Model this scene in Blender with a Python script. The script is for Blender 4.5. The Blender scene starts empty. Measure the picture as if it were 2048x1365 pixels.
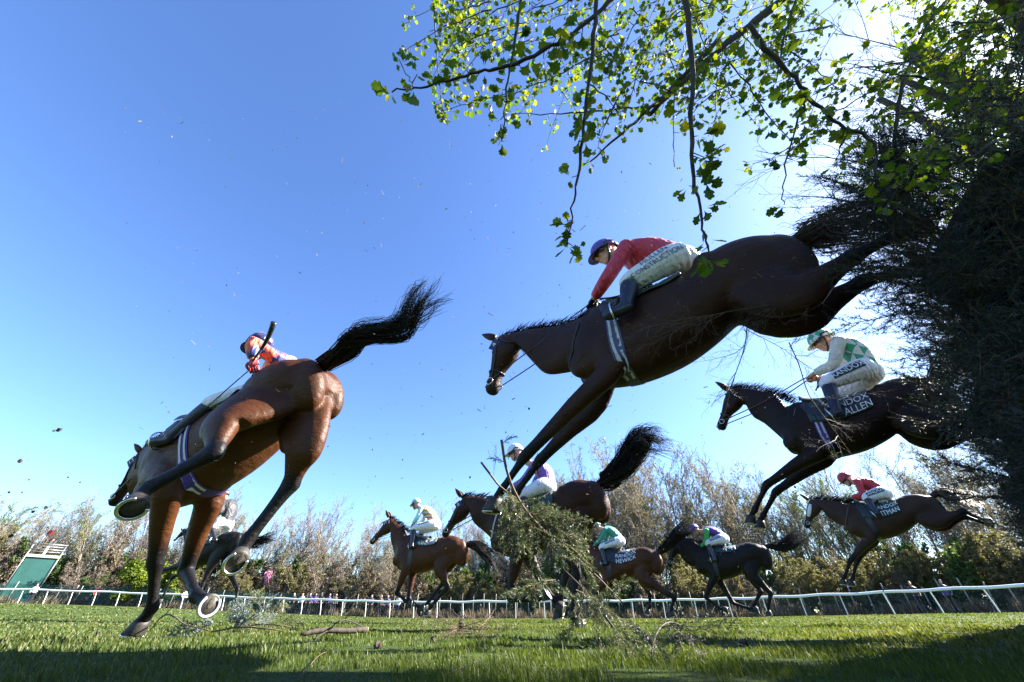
import bpy, math, random
import numpy as np
from mathutils import Vector, Matrix
from mathutils.bvhtree import BVHTree

random.seed(7)
RNG = np.random.default_rng(7)
scene = bpy.context.scene
COL = scene.collection

# ------------------------------------------------------------------ camera
PITCH = math.radians(36.7)
CAM_H = 0.11
cam_data = bpy.data.cameras.new('camera')
cam_data.lens = 13.0
cam_data.sensor_width = 36.0
cam_data.clip_start = 0.02
cam_data.clip_end = 3000
cam = bpy.data.objects.new('camera', cam_data)
COL.objects.link(cam)
cam.location = (0, 0, CAM_H)
cam.rotation_euler = (math.pi / 2 + PITCH, 0, 0)
scene.camera = cam

# ------------------------------------------------------------------ sky and sun
SUN_AZ, SUN_EL = math.radians(78), math.radians(36)
world = bpy.data.worlds.new('World')
scene.world = world
world.use_nodes = True
wn = world.node_tree
wn.nodes.clear()
w_out = wn.nodes.new('ShaderNodeOutputWorld')
w_bg = wn.nodes.new('ShaderNodeBackground')
w_sky = wn.nodes.new('ShaderNodeTexSky')
w_sky.sky_type = 'NISHITA'
w_sky.sun_disc = False
w_sky.sun_elevation = SUN_EL
w_sky.sun_rotation = SUN_AZ
w_sky.air_density = 1.0
w_sky.dust_density = 0.6
w_sky.ozone_density = 2.0
w_bg.inputs['Strength'].default_value = 0.056
w_sat = wn.nodes.new('ShaderNodeHueSaturation')
w_sat.inputs['Saturation'].default_value = 1.12
w_sat.inputs['Hue'].default_value = 0.512
wn.links.new(w_sky.outputs[0], w_sat.inputs['Color'])
w_tint = wn.nodes.new('ShaderNodeMixRGB')
w_tint.blend_type = 'MULTIPLY'
w_tint.inputs[0].default_value = 1.0
w_tint.inputs[2].default_value = (0.80, 0.955, 1.05, 1)
wn.links.new(w_sat.outputs[0], w_tint.inputs[1])
wn.links.new(w_tint.outputs[0], w_bg.inputs['Color'])
wn.links.new(w_bg.outputs[0], w_out.inputs['Surface'])

sun_data = bpy.data.lights.new('sun', 'SUN')
sun_data.energy = 5.0
sun_data.angle = math.radians(0.53)
sun_data.color = (1.0, 0.94, 0.84)
sun = bpy.data.objects.new('sun', sun_data)
COL.objects.link(sun)
sun_dir = Vector((math.sin(SUN_AZ) * math.cos(SUN_EL), math.cos(SUN_AZ) * math.cos(SUN_EL), math.sin(SUN_EL)))
sun.rotation_euler = sun_dir.to_track_quat('Z', 'Y').to_euler()
sun.location = (20, 10, 30)

scene.view_settings.view_transform = 'Standard'
scene.view_settings.look = 'None'
scene.view_settings.exposure = 2.70
scene.view_settings.gamma = 1.0
scene.view_settings.use_curve_mapping = False
scene.render.engine = 'CYCLES'
scene.cycles.max_bounces = 8
scene.cycles.transparent_max_bounces = 16
scene.cycles.use_denoising = True

# ------------------------------------------------------------------ measuring: sight lines of the survey photograph
FPX = 2048 * 13 / 36
SP, CP = math.sin(PITCH), math.cos(PITCH)
CAMP = np.array([0, 0, CAM_H])


def ray(u, v):
    X = (u - 1024) / FPX
    Y = (682.5 - v) / FPX
    return np.array([X, CP - Y * SP, SP + Y * CP])


def W(u, v, d):
    return CAMP + d * ray(u, v)


def terrain(x, y):
    x = np.asarray(x, float)
    y = np.asarray(y, float)
    r = np.hypot(x, y)
    az = np.degrees(np.arctan2(x, np.maximum(y, 1e-6)))
    sm = lambda a, b, t: np.clip((t - a) / (b - a), 0, 1) ** 2 * (3 - 2 * np.clip((t - a) / (b - a), 0, 1))
    far = sm(7, 26, r)
    left = sm(8, 50, -az) * 1.25 * np.clip(r / 70, 0, 1.1)
    right = sm(15, 50, az) * 0.32 * np.clip(r / 40, 0, 1.2)
    front = sm(-1, 2, y)
    bump = 0.012 * np.sin(x * 1.7 + 0.6) * np.sin(y * 1.3 + 1.1) * np.clip(r / 2, 0, 1)
    return (left + right) * far * front + bump - 0.012


# ------------------------------------------------------------------ materials
MATS = {}


def nodes_of(name):
    m = bpy.data.materials.new(name)
    m.use_nodes = True
    nt = m.node_tree
    nt.nodes.clear()
    out = nt.nodes.new('ShaderNodeOutputMaterial')
    b = nt.nodes.new('ShaderNodeBsdfPrincipled')
    nt.links.new(b.outputs[0], out.inputs[0])
    MATS[name] = m
    return m, nt, b, out


def noise(nt, scale, detail=4, rough=0.55, coord='Object', stretch=None):
    tc = nt.nodes.new('ShaderNodeTexCoord')
    n = nt.nodes.new('ShaderNodeTexNoise')
    n.inputs['Scale'].default_value = scale
    n.inputs['Detail'].default_value = detail
    n.inputs['Roughness'].default_value = rough
    if stretch:
        mp = nt.nodes.new('ShaderNodeMapping')
        mp.inputs['Scale'].default_value = stretch
        nt.links.new(tc.outputs[coord], mp.inputs[0])
        nt.links.new(mp.outputs[0], n.inputs['Vector'])
    else:
        nt.links.new(tc.outputs[coord], n.inputs['Vector'])
    return n


def ramp(nt, fac, stops):
    r = nt.nodes.new('ShaderNodeValToRGB')
    while len(r.color_ramp.elements) < len(stops):
        r.color_ramp.elements.new(0.5)
    for e, (p, c) in zip(r.color_ramp.elements, stops):
        e.position = p
        e.color = (*c, 1)
    nt.links.new(fac, r.inputs[0])
    return r


def add_bump(nt, b, fac, strength, dist=0.01):
    bp = nt.nodes.new('ShaderNodeBump')
    bp.inputs['Strength'].default_value = strength
    bp.inputs['Distance'].default_value = dist
    nt.links.new(fac, bp.inputs['Height'])
    nt.links.new(bp.outputs[0], b.inputs['Normal'])
    return bp


def simple(name, c1, c2=None, scale=20, rough=0.6, bump=0.0, metal=0.0, spec=0.5, dist=0.01, stretch=None):
    m, nt, b, out = nodes_of(name)
    c2 = c2 or tuple(min(1, x * 1.35) for x in c1)
    n = noise(nt, scale, stretch=stretch)
    r = ramp(nt, n.outputs[0], [(0.3, c1), (0.7, c2)])
    nt.links.new(r.outputs[0], b.inputs['Base Color'])
    b.inputs['Roughness'].default_value = rough
    b.inputs['Metallic'].default_value = metal
    b.inputs['Specular IOR Level'].default_value = spec
    if bump:
        add_bump(nt, b, n.outputs[0], bump, dist)
    return m


def leafmat(name, stops, trans=0.5, tint=(1.25, 1.2, 0.5), rough=0.5, attr='rnd'):
    """thin foliage: colour varies per leaf, light passes through"""
    m, nt, b, out = nodes_of(name)
    a = nt.nodes.new('ShaderNodeAttribute')
    a.attribute_name = attr
    oi = nt.nodes.new('ShaderNodeObjectInfo')
    ad = nt.nodes.new('ShaderNodeMath')
    ad.operation = 'ADD'
    nt.links.new(a.outputs['Fac'], ad.inputs[0])
    nt.links.new(oi.outputs['Random'], ad.inputs[1])
    fr = nt.nodes.new('ShaderNodeMath')
    fr.operation = 'FRACT'
    nt.links.new(ad.outputs[0], fr.inputs[0])
    r = ramp(nt, fr.outputs[0], stops)
    nt.links.new(r.outputs[0], b.inputs['Base Color'])
    b.inputs['Roughness'].default_value = rough
    b.inputs['Specular IOR Level'].default_value = 0.35
    mul = nt.nodes.new('ShaderNodeVectorMath')
    mul.operation = 'MULTIPLY'
    nt.links.new(r.outputs[0], mul.inputs[0])
    mul.inputs[1].default_value = tint
    t = nt.nodes.new('ShaderNodeBsdfTranslucent')
    nt.links.new(mul.outputs[0], t.inputs['Color'])
    mx = nt.nodes.new('ShaderNodeMixShader')
    mx.inputs[0].default_value = trans
    nt.links.new(b.outputs[0], mx.inputs[1])
    nt.links.new(t.outputs[0], mx.inputs[2])
    nt.links.new(mx.outputs[0], out.inputs[0])
    return m


def coatmat(name, c_dark, c_light, rough=0.36):
    """horse hair: body colour with the black points of a bay held in the 'pts' attribute"""
    m, nt, b, out = nodes_of(name)
    n = noise(nt, 3.5, 5, 0.6)
    r = ramp(nt, n.outputs[0], [(0.3, c_dark), (0.7, c_light)])
    a = nt.nodes.new('ShaderNodeAttribute')
    a.attribute_name = 'pts'
    n3 = noise(nt, 28, 3, 0.6)
    m3 = nt.nodes.new('ShaderNodeMath')
    m3.operation = 'MULTIPLY_ADD'
    m3.inputs[1].default_value = 0.35
    m3.inputs[2].default_value = -0.17
    nt.links.new(n3.outputs[0], m3.inputs[0])
    ad = nt.nodes.new('ShaderNodeMath')
    ad.operation = 'ADD'
    ad.use_clamp = True
    nt.links.new(a.outputs['Fac'], ad.inputs[0])
    nt.links.new(m3.outputs[0], ad.inputs[1])
    mr = nt.nodes.new('ShaderNodeMapRange')
    mr.inputs[1].default_value = 0.2
    mr.inputs[2].default_value = 0.8
    nt.links.new(ad.outputs[0], mr.inputs[0])
    mix = nt.nodes.new('ShaderNodeMixRGB')
    mix.inputs[2].default_value = (0.006, 0.005, 0.0055, 1)
    nt.links.new(mr.outputs[0], mix.inputs[0])
    nt.links.new(r.outputs[0], mix.inputs[1])
    nm = noise(nt, 60, 2, 0.5)
    fm = ramp(nt, nm.outputs[0], [(0.735, (0, 0, 0)), (0.76, (1, 1, 1))])
    mud = nt.nodes.new('ShaderNodeMixRGB')
    mud.inputs[2].default_value = (0.10, 0.085, 0.05, 1)
    nt.links.new(fm.outputs[0], mud.inputs[0])
    nt.links.new(mix.outputs[0], mud.inputs[1])
    nt.links.new(mud.outputs[0], b.inputs['Base Color'])
    b.inputs['Roughness'].default_value = rough
    b.inputs['Specular IOR Level'].default_value = 0.20
    n2 = noise(nt, 7, 6, 0.62, stretch=(0.55, 1, 1.5))
    n4 = noise(nt, 220, 3, 0.6, stretch=(0.25, 1, 1))
    vo = nt.nodes.new('ShaderNodeTexVoronoi')
    vo.feature = 'DISTANCE_TO_EDGE'
    vo.inputs['Scale'].default_value = 5.0
    tcv = nt.nodes.new('ShaderNodeTexCoord')
    nw = noise(nt, 6, 3, 0.6)
    mxv = nt.nodes.new('ShaderNodeMixRGB')
    mxv.inputs[0].default_value = 0.22
    nt.links.new(tcv.outputs['Object'], mxv.inputs[1])
    nt.links.new(nw.outputs['Color'], mxv.inputs[2])
    nt.links.new(mxv.outputs[0], vo.inputs['Vector'])
    vein = nt.nodes.new('ShaderNodeMapRange')
    vein.inputs[1].default_value = 0.0
    vein.inputs[2].default_value = 0.05
    vein.inputs[3].default_value = 0.035
    vein.inputs[4].default_value = 0.0
    nt.links.new(vo.outputs['Distance'], vein.inputs[0])
    mm = nt.nodes.new('ShaderNodeMath')
    mm.operation = 'MULTIPLY_ADD'
    mm.inputs[1].default_value = 0.045
    nt.links.new(n4.outputs[0], mm.inputs[0])
    nt.links.new(n2.outputs[0], mm.inputs[2])
    m5 = nt.nodes.new('ShaderNodeMath')
    m5.operation = 'ADD'
    nt.links.new(mm.outputs[0], m5.inputs[0])
    nt.links.new(vein.outputs[0], m5.inputs[1])
    add_bump(nt, b, m5.outputs[0], 0.5, 0.04)
    rr = nt.nodes.new('ShaderNodeMapRange')
    rr.inputs[3].default_value = rough - 0.08
    rr.inputs[4].default_value = rough + 0.14
    nt.links.new(n4.outputs[0], rr.inputs[0])
    nt.links.new(rr.outputs[0], b.inputs['Roughness'])
    return m


def clothmat(name, c, c2=None, kind='plain', scale=8, rough=0.55, axis=0):
    """racing silks: plain, striped or checked cloth with creases"""
    m, nt, b, out = nodes_of(name)
    tc = nt.nodes.new('ShaderNodeTexCoord')
    if kind == 'checks':
        t = nt.nodes.new('ShaderNodeTexChecker')
        t.inputs['Scale'].default_value = scale
        t.inputs['Color1'].default_value = (*c, 1)
        t.inputs['Color2'].default_value = (*c2, 1)
        mp = nt.nodes.new('ShaderNodeMapping')
        mp.inputs['Rotation'].default_value = (0.2, 0.7, 0.1)
        mp.inputs['Location'].default_value = (0.013, 0.017, 0.021)
        nt.links.new(tc.outputs['Object'], mp.inputs[0])
        nt.links.new(mp.outputs[0], t.inputs['Vector'])
        src = t.outputs[0]
    elif kind == 'stripes':
        t = nt.nodes.new('ShaderNodeTexWave')
        t.wave_type = 'BANDS'
        t.bands_direction = 'XYZ'[axis]
        t.inputs['Scale'].default_value = scale
        t.inputs['Distortion'].default_value = 0.4
        nt.links.new(tc.outputs['Object'], t.inputs['Vector'])
        r = ramp(nt, t.outputs['Fac'], [(0.46, c), (0.54, c2)])
        src = r.outputs[0]
    elif kind == 'patches':
        n0 = noise(nt, scale, 1, 0.3)
        r = ramp(nt, n0.outputs[0], [(0.50, c), (0.53, c2)])
        src = r.outputs[0]
    else:
        n0 = noise(nt, 12, 3)
        r = ramp(nt, n0.outputs[0], [(0.3, tuple(x * 0.88 for x in c)), (0.7, c)])
        src = r.outputs[0]
    nt.links.new(src, b.inputs['Base Color'])
    b.inputs['Roughness'].default_value = rough
    b.inputs['Sheen Weight'].default_value = 0.15
    n = noise(nt, 16, 4, 0.55, stretch=(1, 1.8, 0.6))
    wv = nt.nodes.new('ShaderNodeTexWave')
    wv.inputs['Scale'].default_value = 7
    wv.inputs['Distortion'].default_value = 9
    wv.inputs['Detail'].default_value = 2
    tcw = nt.nodes.new('ShaderNodeTexCoord')
    nt.links.new(tcw.outputs['Object'], wv.inputs['Vector'])
    mc = nt.nodes.new('ShaderNodeMath')
    mc.operation = 'MULTIPLY_ADD'
    mc.inputs[1].default_value = 0.22
    nt.links.new(wv.outputs['Fac'], mc.inputs[0])
    nt.links.new(n.outputs[0], mc.inputs[2])
    add_bump(nt, b, mc.outputs[0], 0.8, 0.025)
    return m


coatmat('coat_bright_bay', (0.0368, 0.0116, 0.0036), (0.0656, 0.0216, 0.0060), 0.46)
coatmat('coat_dark_bay', (0.0224, 0.0074, 0.0032), (0.0416, 0.0140, 0.0058), 0.50)
coatmat('coat_brown', (0.0088, 0.0040, 0.0024), (0.0168, 0.0076, 0.0042), 0.48)
coatmat('coat_bay', (0.040, 0.0122, 0.0040), (0.070, 0.0215, 0.0062), 0.42)
coatmat('coat_near_black', (0.0048, 0.0030, 0.0026), (0.0096, 0.0056, 0.0040), 0.46)
coatmat('coat_mealy_bay', (0.0240, 0.0112, 0.0056), (0.0448, 0.0216, 0.0112), 0.50)
simple('horse_hair', (0.005, 0.004, 0.004), (0.011, 0.009, 0.008), 40, 0.55, spec=0.2)
simple('horse_hair_brown', (0.06, 0.042, 0.030), (0.12, 0.085, 0.06), 40, 0.5, spec=0.4)
simple('hoof_horn', (0.012, 0.010, 0.009), (0.035, 0.029, 0.023), 30, 0.6, 0.4)
simple('hoof_sole', (0.022, 0.019, 0.012), (0.075, 0.064, 0.040), 35, 0.85, 0.8)
simple('shoe_steel', (0.50, 0.50, 0.50), (0.72, 0.72, 0.72), 60, 0.32, 0.15, metal=1.0)
simple('shoe_bright', (0.42, 0.43, 0.47), (0.62, 0.63, 0.67), 60, 0.45, 0.15, metal=0.25)
simple('eye_dark', (0.006, 0.004, 0.003), (0.012, 0.008, 0.006), 10, 0.08)
simple('leather_black', (0.010, 0.009, 0.009), (0.022, 0.02, 0.02), 60, 0.42, 0.2)
simple('leather_brown', (0.055, 0.022, 0.012), (0.09, 0.04, 0.022), 60, 0.45, 0.2)
simple('boot_black', (0.010, 0.010, 0.013), (0.02, 0.02, 0.026), 30, 0.28, 0.15)
simple('boot_navy', (0.006, 0.007, 0.018), (0.012, 0.014, 0.032), 30, 0.4, 0.15)
simple('buckle_metal', (0.55, 0.55, 0.53), (0.75, 0.75, 0.73), 60, 0.25, metal=1.0)
simple('girth_webbing', (0.05, 0.05, 0.13), (0.09, 0.09, 0.20), 60, 0.7, 0.3)
simple('girth_white', (0.42, 0.42, 0.42), (0.58, 0.58, 0.58), 60, 0.75, 0.3)
simple('girth_purple', (0.035, 0.018, 0.16), (0.07, 0.04, 0.26), 60, 0.7, 0.3)
clothmat('number_cloth_green', (0.006, 0.036, 0.040))
clothmat('number_cloth_navy', (0.006, 0.010, 0.028))
simple('print_white', (0.74, 0.74, 0.74), (0.80, 0.80, 0.80), 20, 0.6)
simple('print_navy', (0.012, 0.016, 0.07), (0.016, 0.02, 0.09), 20, 0.6)
simple('print_panel', (0.006, 0.030, 0.036), (0.008, 0.038, 0.045), 20, 0.6)
simple('print_khaki', (0.05, 0.045, 0.028), (0.07, 0.06, 0.04), 20, 0.7)
clothmat('breeches_white', (0.72, 0.72, 0.75))
simple('skin', (0.50, 0.25, 0.17), (0.60, 0.32, 0.23), 25, 0.5, 0.08)
simple('goggle_lens', (0.010, 0.011, 0.014), (0.02, 0.02, 0.03), 10, 0.08)
simple('hair_dark', (0.018, 0.012, 0.009), (0.03, 0.02, 0.014), 40, 0.6)
clothmat('silk_crimson', (0.52, 0.018, 0.050))
clothmat('silk_red', (0.46, 0.012, 0.022))
clothmat('silk_orange', (0.80, 0.33, 0.16))
clothmat('silk_orange_patch', (0.70, 0.10, 0.05), (0.03, 0.03, 0.16), 'patches', 9)
clothmat('silk_cream', (0.66, 0.62, 0.50))
clothmat('silk_checks', (0.012, 0.30, 0.13), (0.66, 0.64, 0.56), 'checks', 11)
clothmat('silk_stripes', (0.62, 0.60, 0.55), (0.62, 0.17, 0.015), 'stripes', 4.0, axis=2)
clothmat('silk_pale_blue', (0.50, 0.74, 0.80))
clothmat('silk_emerald', (0.010, 0.26, 0.17))
clothmat('silk_purple', (0.085, 0.022, 0.26))
clothmat('silk_lilac', (0.22, 0.10, 0.42))
clothmat('silk_bright_green', (0.03, 0.34, 0.04))
clothmat('silk_black', (0.014, 0.014, 0.02))
clothmat('cap_purple', (0.075, 0.045, 0.33), rough=0.4)
clothmat('cap_navy', (0.018, 0.022, 0.13), rough=0.4)
clothmat('cap_white', (0.70, 0.72, 0.76), rough=0.4)
clothmat('cap_red', (0.42, 0.012, 0.03), rough=0.4)
clothmat('cap_checks', (0.012, 0.33, 0.15), (0.66, 0.66, 0.62), 'checks', 17, rough=0.4)
clothmat('cap_pale_blue', (0.45, 0.72, 0.80), rough=0.4)
simple('white_paint', (0.70, 0.70, 0.69), (0.80, 0.80, 0.79), 8, 0.35, 0.05)
simple('post_grey', (0.16, 0.15, 0.14), (0.26, 0.25, 0.23), 20, 0.8, 0.2)
simple('green_cladding', (0.003, 0.045, 0.040), (0.005, 0.072, 0.062), 1.2, 0.6, 0.1)
simple('scaffold_steel', (0.22, 0.22, 0.22), (0.34, 0.34, 0.34), 10, 0.4, metal=0.6)
simple('timber_deck', (0.34, 0.29, 0.25), (0.46, 0.41, 0.36), 6, 0.7, 0.1)
simple('bark_brown', (0.026, 0.018, 0.012), (0.065, 0.047, 0.033), 30, 0.85, 0.6, stretch=(1, 1, 0.3))
simple('bark_grey', (0.12, 0.10, 0.08), (0.26, 0.23, 0.19), 8, 0.85, 0.5)
simple('bark_pale', (0.30, 0.27, 0.23), (0.52, 0.49, 0.44), 5, 0.8, 0.4)
simple('twig_tan', (0.14, 0.105, 0.08), (0.24, 0.19, 0.15), 3, 0.8)
simple('twig_purple', (0.125, 0.095, 0.085), (0.21, 0.165, 0.15), 3, 0.8)
simple('twig_dark', (0.014, 0.009, 0.007), (0.036, 0.024, 0.018), 30, 0.75, 0.3)
simple('twig_brown', (0.06, 0.034, 0.022), (0.14, 0.085, 0.055), 20, 0.75, 0.3)
simple('soil', (0.022, 0.014, 0.009), (0.05, 0.034, 0.022), 30, 0.95, 0.8)
simple('cut_wood', (0.35, 0.22, 0.12), (0.5, 0.34, 0.2), 30, 0.8)
leafmat('grass_blade', [(0.0, (0.033, 0.054, 0.007)), (0.45, (0.063, 0.092, 0.012)), (0.8, (0.098, 0.120, 0.022)), (1.0, (0.155, 0.15, 0.065))], 0.42, (1.2, 1.15, 0.5), 0.55)
leafmat('hawthorn_leaf', [(0.0, (0.018, 0.046, 0.010)), (0.5, (0.034, 0.070, 0.010)), (1.0, (0.075, 0.098, 0.009))], 0.6, (3.8, 2.9, 0.7), 0.45)
leafmat('spruce_needle', [(0.0, (0.006, 0.015, 0.012)), (0.5, (0.012, 0.026, 0.018)), (1.0, (0.028, 0.042, 0.026))], 0.15, (1.1, 1.1, 0.6), 0.45)
leafmat('spruce_needle_fresh', [(0.0, (0.035, 0.056, 0.018)), (0.5, (0.070, 0.098, 0.038)), (0.85, (0.14, 0.165, 0.080)), (1.0, (0.22, 0.23, 0.14))], 0.25, (1.1, 1.1, 0.6), 0.45)
leafmat('spruce_needle_blue', [(0.0, (0.05, 0.085, 0.075)), (0.5, (0.12, 0.17, 0.16)), (1.0, (0.28, 0.34, 0.33))], 0.2, (1.0, 1.0, 0.8), 0.45)
leafmat('bud_olive', [(0.0, (0.075, 0.070, 0.030)), (0.5, (0.13, 0.12, 0.052)), (1.0, (0.21, 0.19, 0.09))], 0.4, (1.2, 1.2, 0.6), 0.6)
leafmat('leaf_fresh_green', [(0.0, (0.055, 0.095, 0.010)), (0.5, (0.115, 0.165, 0.016)), (1.0, (0.21, 0.25, 0.03))], 0.45, (1.2, 1.2, 0.5), 0.6)
leafmat('leaf_dry_brown', [(0.0, (0.080, 0.064, 0.040)), (0.5, (0.14, 0.115, 0.075)), (1.0, (0.21, 0.18, 0.12))], 0.35, (1.1, 1.0, 0.8), 0.7)
leafmat('leaf_deep_green', [(0.0, (0.025, 0.055, 0.015)), (0.5, (0.05, 0.095, 0.022)), (1.0, (0.10, 0.14, 0.035))], 0.35, (1.1, 1.2, 0.6), 0.6)


def turfmat():
    m, nt, b, out = nodes_of('turf')
    n = noise(nt, 0.9, 6, 0.6)
    n2 = noise(nt, 30, 6, 0.7)
    r = ramp(nt, n.outputs[0], [(0.25, (0.022, 0.042, 0.007)), (0.55, (0.045, 0.072, 0.011)), (0.8, (0.075, 0.095, 0.020))])
    r2 = ramp(nt, n2.outputs[0], [(0.3, (0.45, 0.45, 0.45)), (0.7, (1.25, 1.25, 1.25))])
    mx = nt.nodes.new('ShaderNodeMixRGB')
    mx.blend_type = 'MULTIPLY'
    mx.inputs[0].default_value = 1
    nt.links.new(r.outputs[0], mx.inputs[1])
    nt.links.new(r2.outputs[0], mx.inputs[2])
    nt.links.new(mx.outputs[0], b.inputs['Base Color'])
    b.inputs['Roughness'].default_value = 0.9
    b.inputs['Specular IOR Level'].default_value = 0.15
    add_bump(nt, b, n2.outputs[0], 0.9, 0.04)


turfmat()


def netmat(name, lo, hi):
    m, nt, b, out = nodes_of(name)
    b.inputs['Base Color'].default_value = (0.012, 0.085, 0.075, 1)
    b.inputs['Roughness'].default_value = 0.7
    tr = nt.nodes.new('ShaderNodeBsdfTransparent')
    mx = nt.nodes.new('ShaderNodeMixShader')
    n = noise(nt, 6, 3)
    mr = nt.nodes.new('ShaderNodeMapRange')
    mr.inputs[3].default_value = lo
    mr.inputs[4].default_value = hi
    nt.links.new(n.outputs[0], mr.inputs[0])
    nt.links.new(mr.outputs[0], mx.inputs[0])
    nt.links.new(tr.outputs[0], mx.inputs[1])
    nt.links.new(b.outputs[0], mx.inputs[2])
    nt.links.new(mx.outputs[0], out.inputs[0])


netmat('net_green', 0.30, 0.60)
netmat('net_thin', 0.05, 0.20)

# ------------------------------------------------------------------ mesh helpers


def tag(o, label=None, cat=None, group=None, kind=None):
    if label:
        o['label'] = label
    if cat:
        o['category'] = cat
    if group:
        o['group'] = group
    if kind:
        o['kind'] = kind
    return o


def empty(name, loc=(0, 0, 0), rz=0.0):
    o = bpy.data.objects.new(name, None)
    o.empty_display_size = 0.2
    o.location = loc
    o.rotation_euler = (0, 0, rz)
    COL.objects.link(o)
    return o


def mesh_obj(name, verts, faces, mats, parent=None, smooth=True, mat_idx=None, rnd=None):
    me = bpy.data.meshes.new(name)
    me.from_pydata([tuple(map(float, v)) for v in verts] if not isinstance(verts, np.ndarray) else verts.tolist(), [], faces if isinstance(faces, list) else faces.tolist())
    if isinstance(mats, str):
        mats = [mats]
    for mm in mats:
        me.materials.append(MATS[mm])
    if mat_idx is not None:
        me.polygons.foreach_set('material_index', np.asarray(mat_idx, dtype=np.int32))
    if smooth:
        me.polygons.foreach_set('use_smooth', np.ones(len(me.polygons), dtype=bool))
    if rnd is not None:
        a = me.attributes.new('rnd', 'FLOAT', 'POINT')
        a.data.foreach_set('value', np.asarray(rnd, dtype=np.float32))
    me.update()
    o = bpy.data.objects.new(name, me)
    COL.objects.link(o)
    if parent:
        o.parent = parent
    return o


def share(o, name, parent=None, loc=None, rot=None, scale=None):
    c = o.copy()
    c.name = name
    COL.objects.link(c)
    c.parent = parent
    if loc is not None:
        c.location = loc
    if rot is not None:
        c.rotation_euler = rot
    if scale is not None:
        c.scale = scale if hasattr(scale, '__len__') else (scale,) * 3
    return c


class MB:
    def __init__(s):
        s.v = []
        s.f = []
        s.m = []
        s.r = []

    def add(s, v, f, m=0, r=0.0):
        k = len(s.v)
        s.v += [tuple(map(float, p)) for p in v]
        s.f += [tuple(i + k for i in q) for q in f]
        s.m += [m] * len(f)
        s.r += [r] * len(v)
        return s

    def obj(s, name, mats, parent=None, smooth=True):
        return mesh_obj(name, s.v, s.f, mats, parent, smooth, s.m, s.r)


def nrm(v):
    v = np.asarray(v, float)
    n = math.sqrt(v[0] * v[0] + v[1] * v[1] + v[2] * v[2])
    return v / n if n > 1e-9 else v


def cross(a, b):
    return np.array([a[1] * b[2] - a[2] * b[1], a[2] * b[0] - a[0] * b[2], a[0] * b[1] - a[1] * b[0]])


def twig_mesh(lines, sides=3):
    """many thin limbs at once: lines = [(points (n,3), radii (n))]; returns verts, faces arrays"""
    by = {}
    for p, r in lines:
        by.setdefault(len(p), []).append((p, r))
    VV, FF, k = [], [], 0
    for n, L in by.items():
        P = np.array([p for p, r in L])
        R = np.array([r for p, r in L])
        T = np.gradient(P, axis=1)
        T /= np.linalg.norm(T, axis=2, keepdims=True) + 1e-9
        ref = np.where(np.abs(T[..., 2:3]) < 0.9, np.array([0, 0, 1.0]), np.array([1.0, 0, 0]))
        U = np.cross(T, ref)
        U /= np.linalg.norm(U, axis=2, keepdims=True) + 1e-9
        Wv = np.cross(T, U)
        m = len(L)
        V = np.empty((m, n, sides, 3))
        for j in range(sides):
            a = 2 * math.pi * j / sides
            V[:, :, j] = P + (U * math.cos(a) + Wv * math.sin(a)) * R[..., None]
        VV.append(V.reshape(-1, 3))
        base = (np.arange(m) * n * sides)[:, None, None] + (np.arange(n - 1) * sides)[None, :, None]
        j = np.arange(sides)[None, None]
        j2 = (j + 1) % sides
        F = np.stack([base + j, base + j2, base + j2 + sides, base + j + sides], -1).reshape(-1, 4) + k
        FF.append(F)
        k += m * n * sides
    return np.concatenate(VV), np.concatenate(FF)


def leaf_quads(Q, size, R, flat=0.0, aspect=0.9):
    """diamond leaves of random pose at the points Q"""
    m = len(Q)
    a = R.normal(size=(m, 3))
    a /= np.linalg.norm(a, axis=1, keepdims=True)
    b = np.cross(a, R.normal(size=(m, 3)))
    b /= np.linalg.norm(b, axis=1, keepdims=True)
    c = np.cross(a, b)
    s = (size * R.uniform(0.6, 1.4, m))[:, None]
    V = np.stack([Q - b * s * .5 * aspect, Q + a * s * .55 + c * s * .12, Q + b * s * .5 * aspect, Q - a * s * .55], 1).reshape(-1, 3)
    F = np.arange(m * 4).reshape(-1, 4)
    return V, F, np.repeat(R.random(m), 4)


def raw_obj(name, parts, mats, parent=None, smooth=False):
    """parts = [(verts, quads, material index, rnd or None)] joined into one mesh with array speed"""
    V = np.concatenate([p[0] for p in parts])
    offs = np.cumsum([0] + [len(p[0]) for p in parts[:-1]])
    F = np.concatenate([p[1] + o for p, o in zip(parts, offs)])
    mi = np.concatenate([np.full(len(p[1]), p[2]) for p in parts])
    rn = np.concatenate([p[3] if p[3] is not None else np.zeros(len(p[0])) for p in parts])
    nf, k = F.shape
    me = bpy.data.meshes.new(name)
    me.vertices.add(len(V))
    me.vertices.foreach_set('co', V.astype(np.float32).reshape(-1))
    me.loops.add(nf * k)
    me.loops.foreach_set('vertex_index', F.astype(np.int32).reshape(-1))
    me.polygons.add(nf)
    me.polygons.foreach_set('loop_start', (np.arange(nf) * k).astype(np.int32))
    me.polygons.foreach_set('material_index', mi.astype(np.int32))
    if smooth:
        me.polygons.foreach_set('use_smooth', np.ones(nf, dtype=bool))
    a = me.attributes.new('rnd', 'FLOAT', 'POINT')
    a.data.foreach_set('value', rn.astype(np.float32))
    for mm in ([mats] if isinstance(mats, str) else mats):
        me.materials.append(MATS[mm])
    me.update(calc_edges=True)
    o = bpy.data.objects.new(name, me)
    COL.objects.link(o)
    if parent:
        o.parent = parent
    return o


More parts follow.
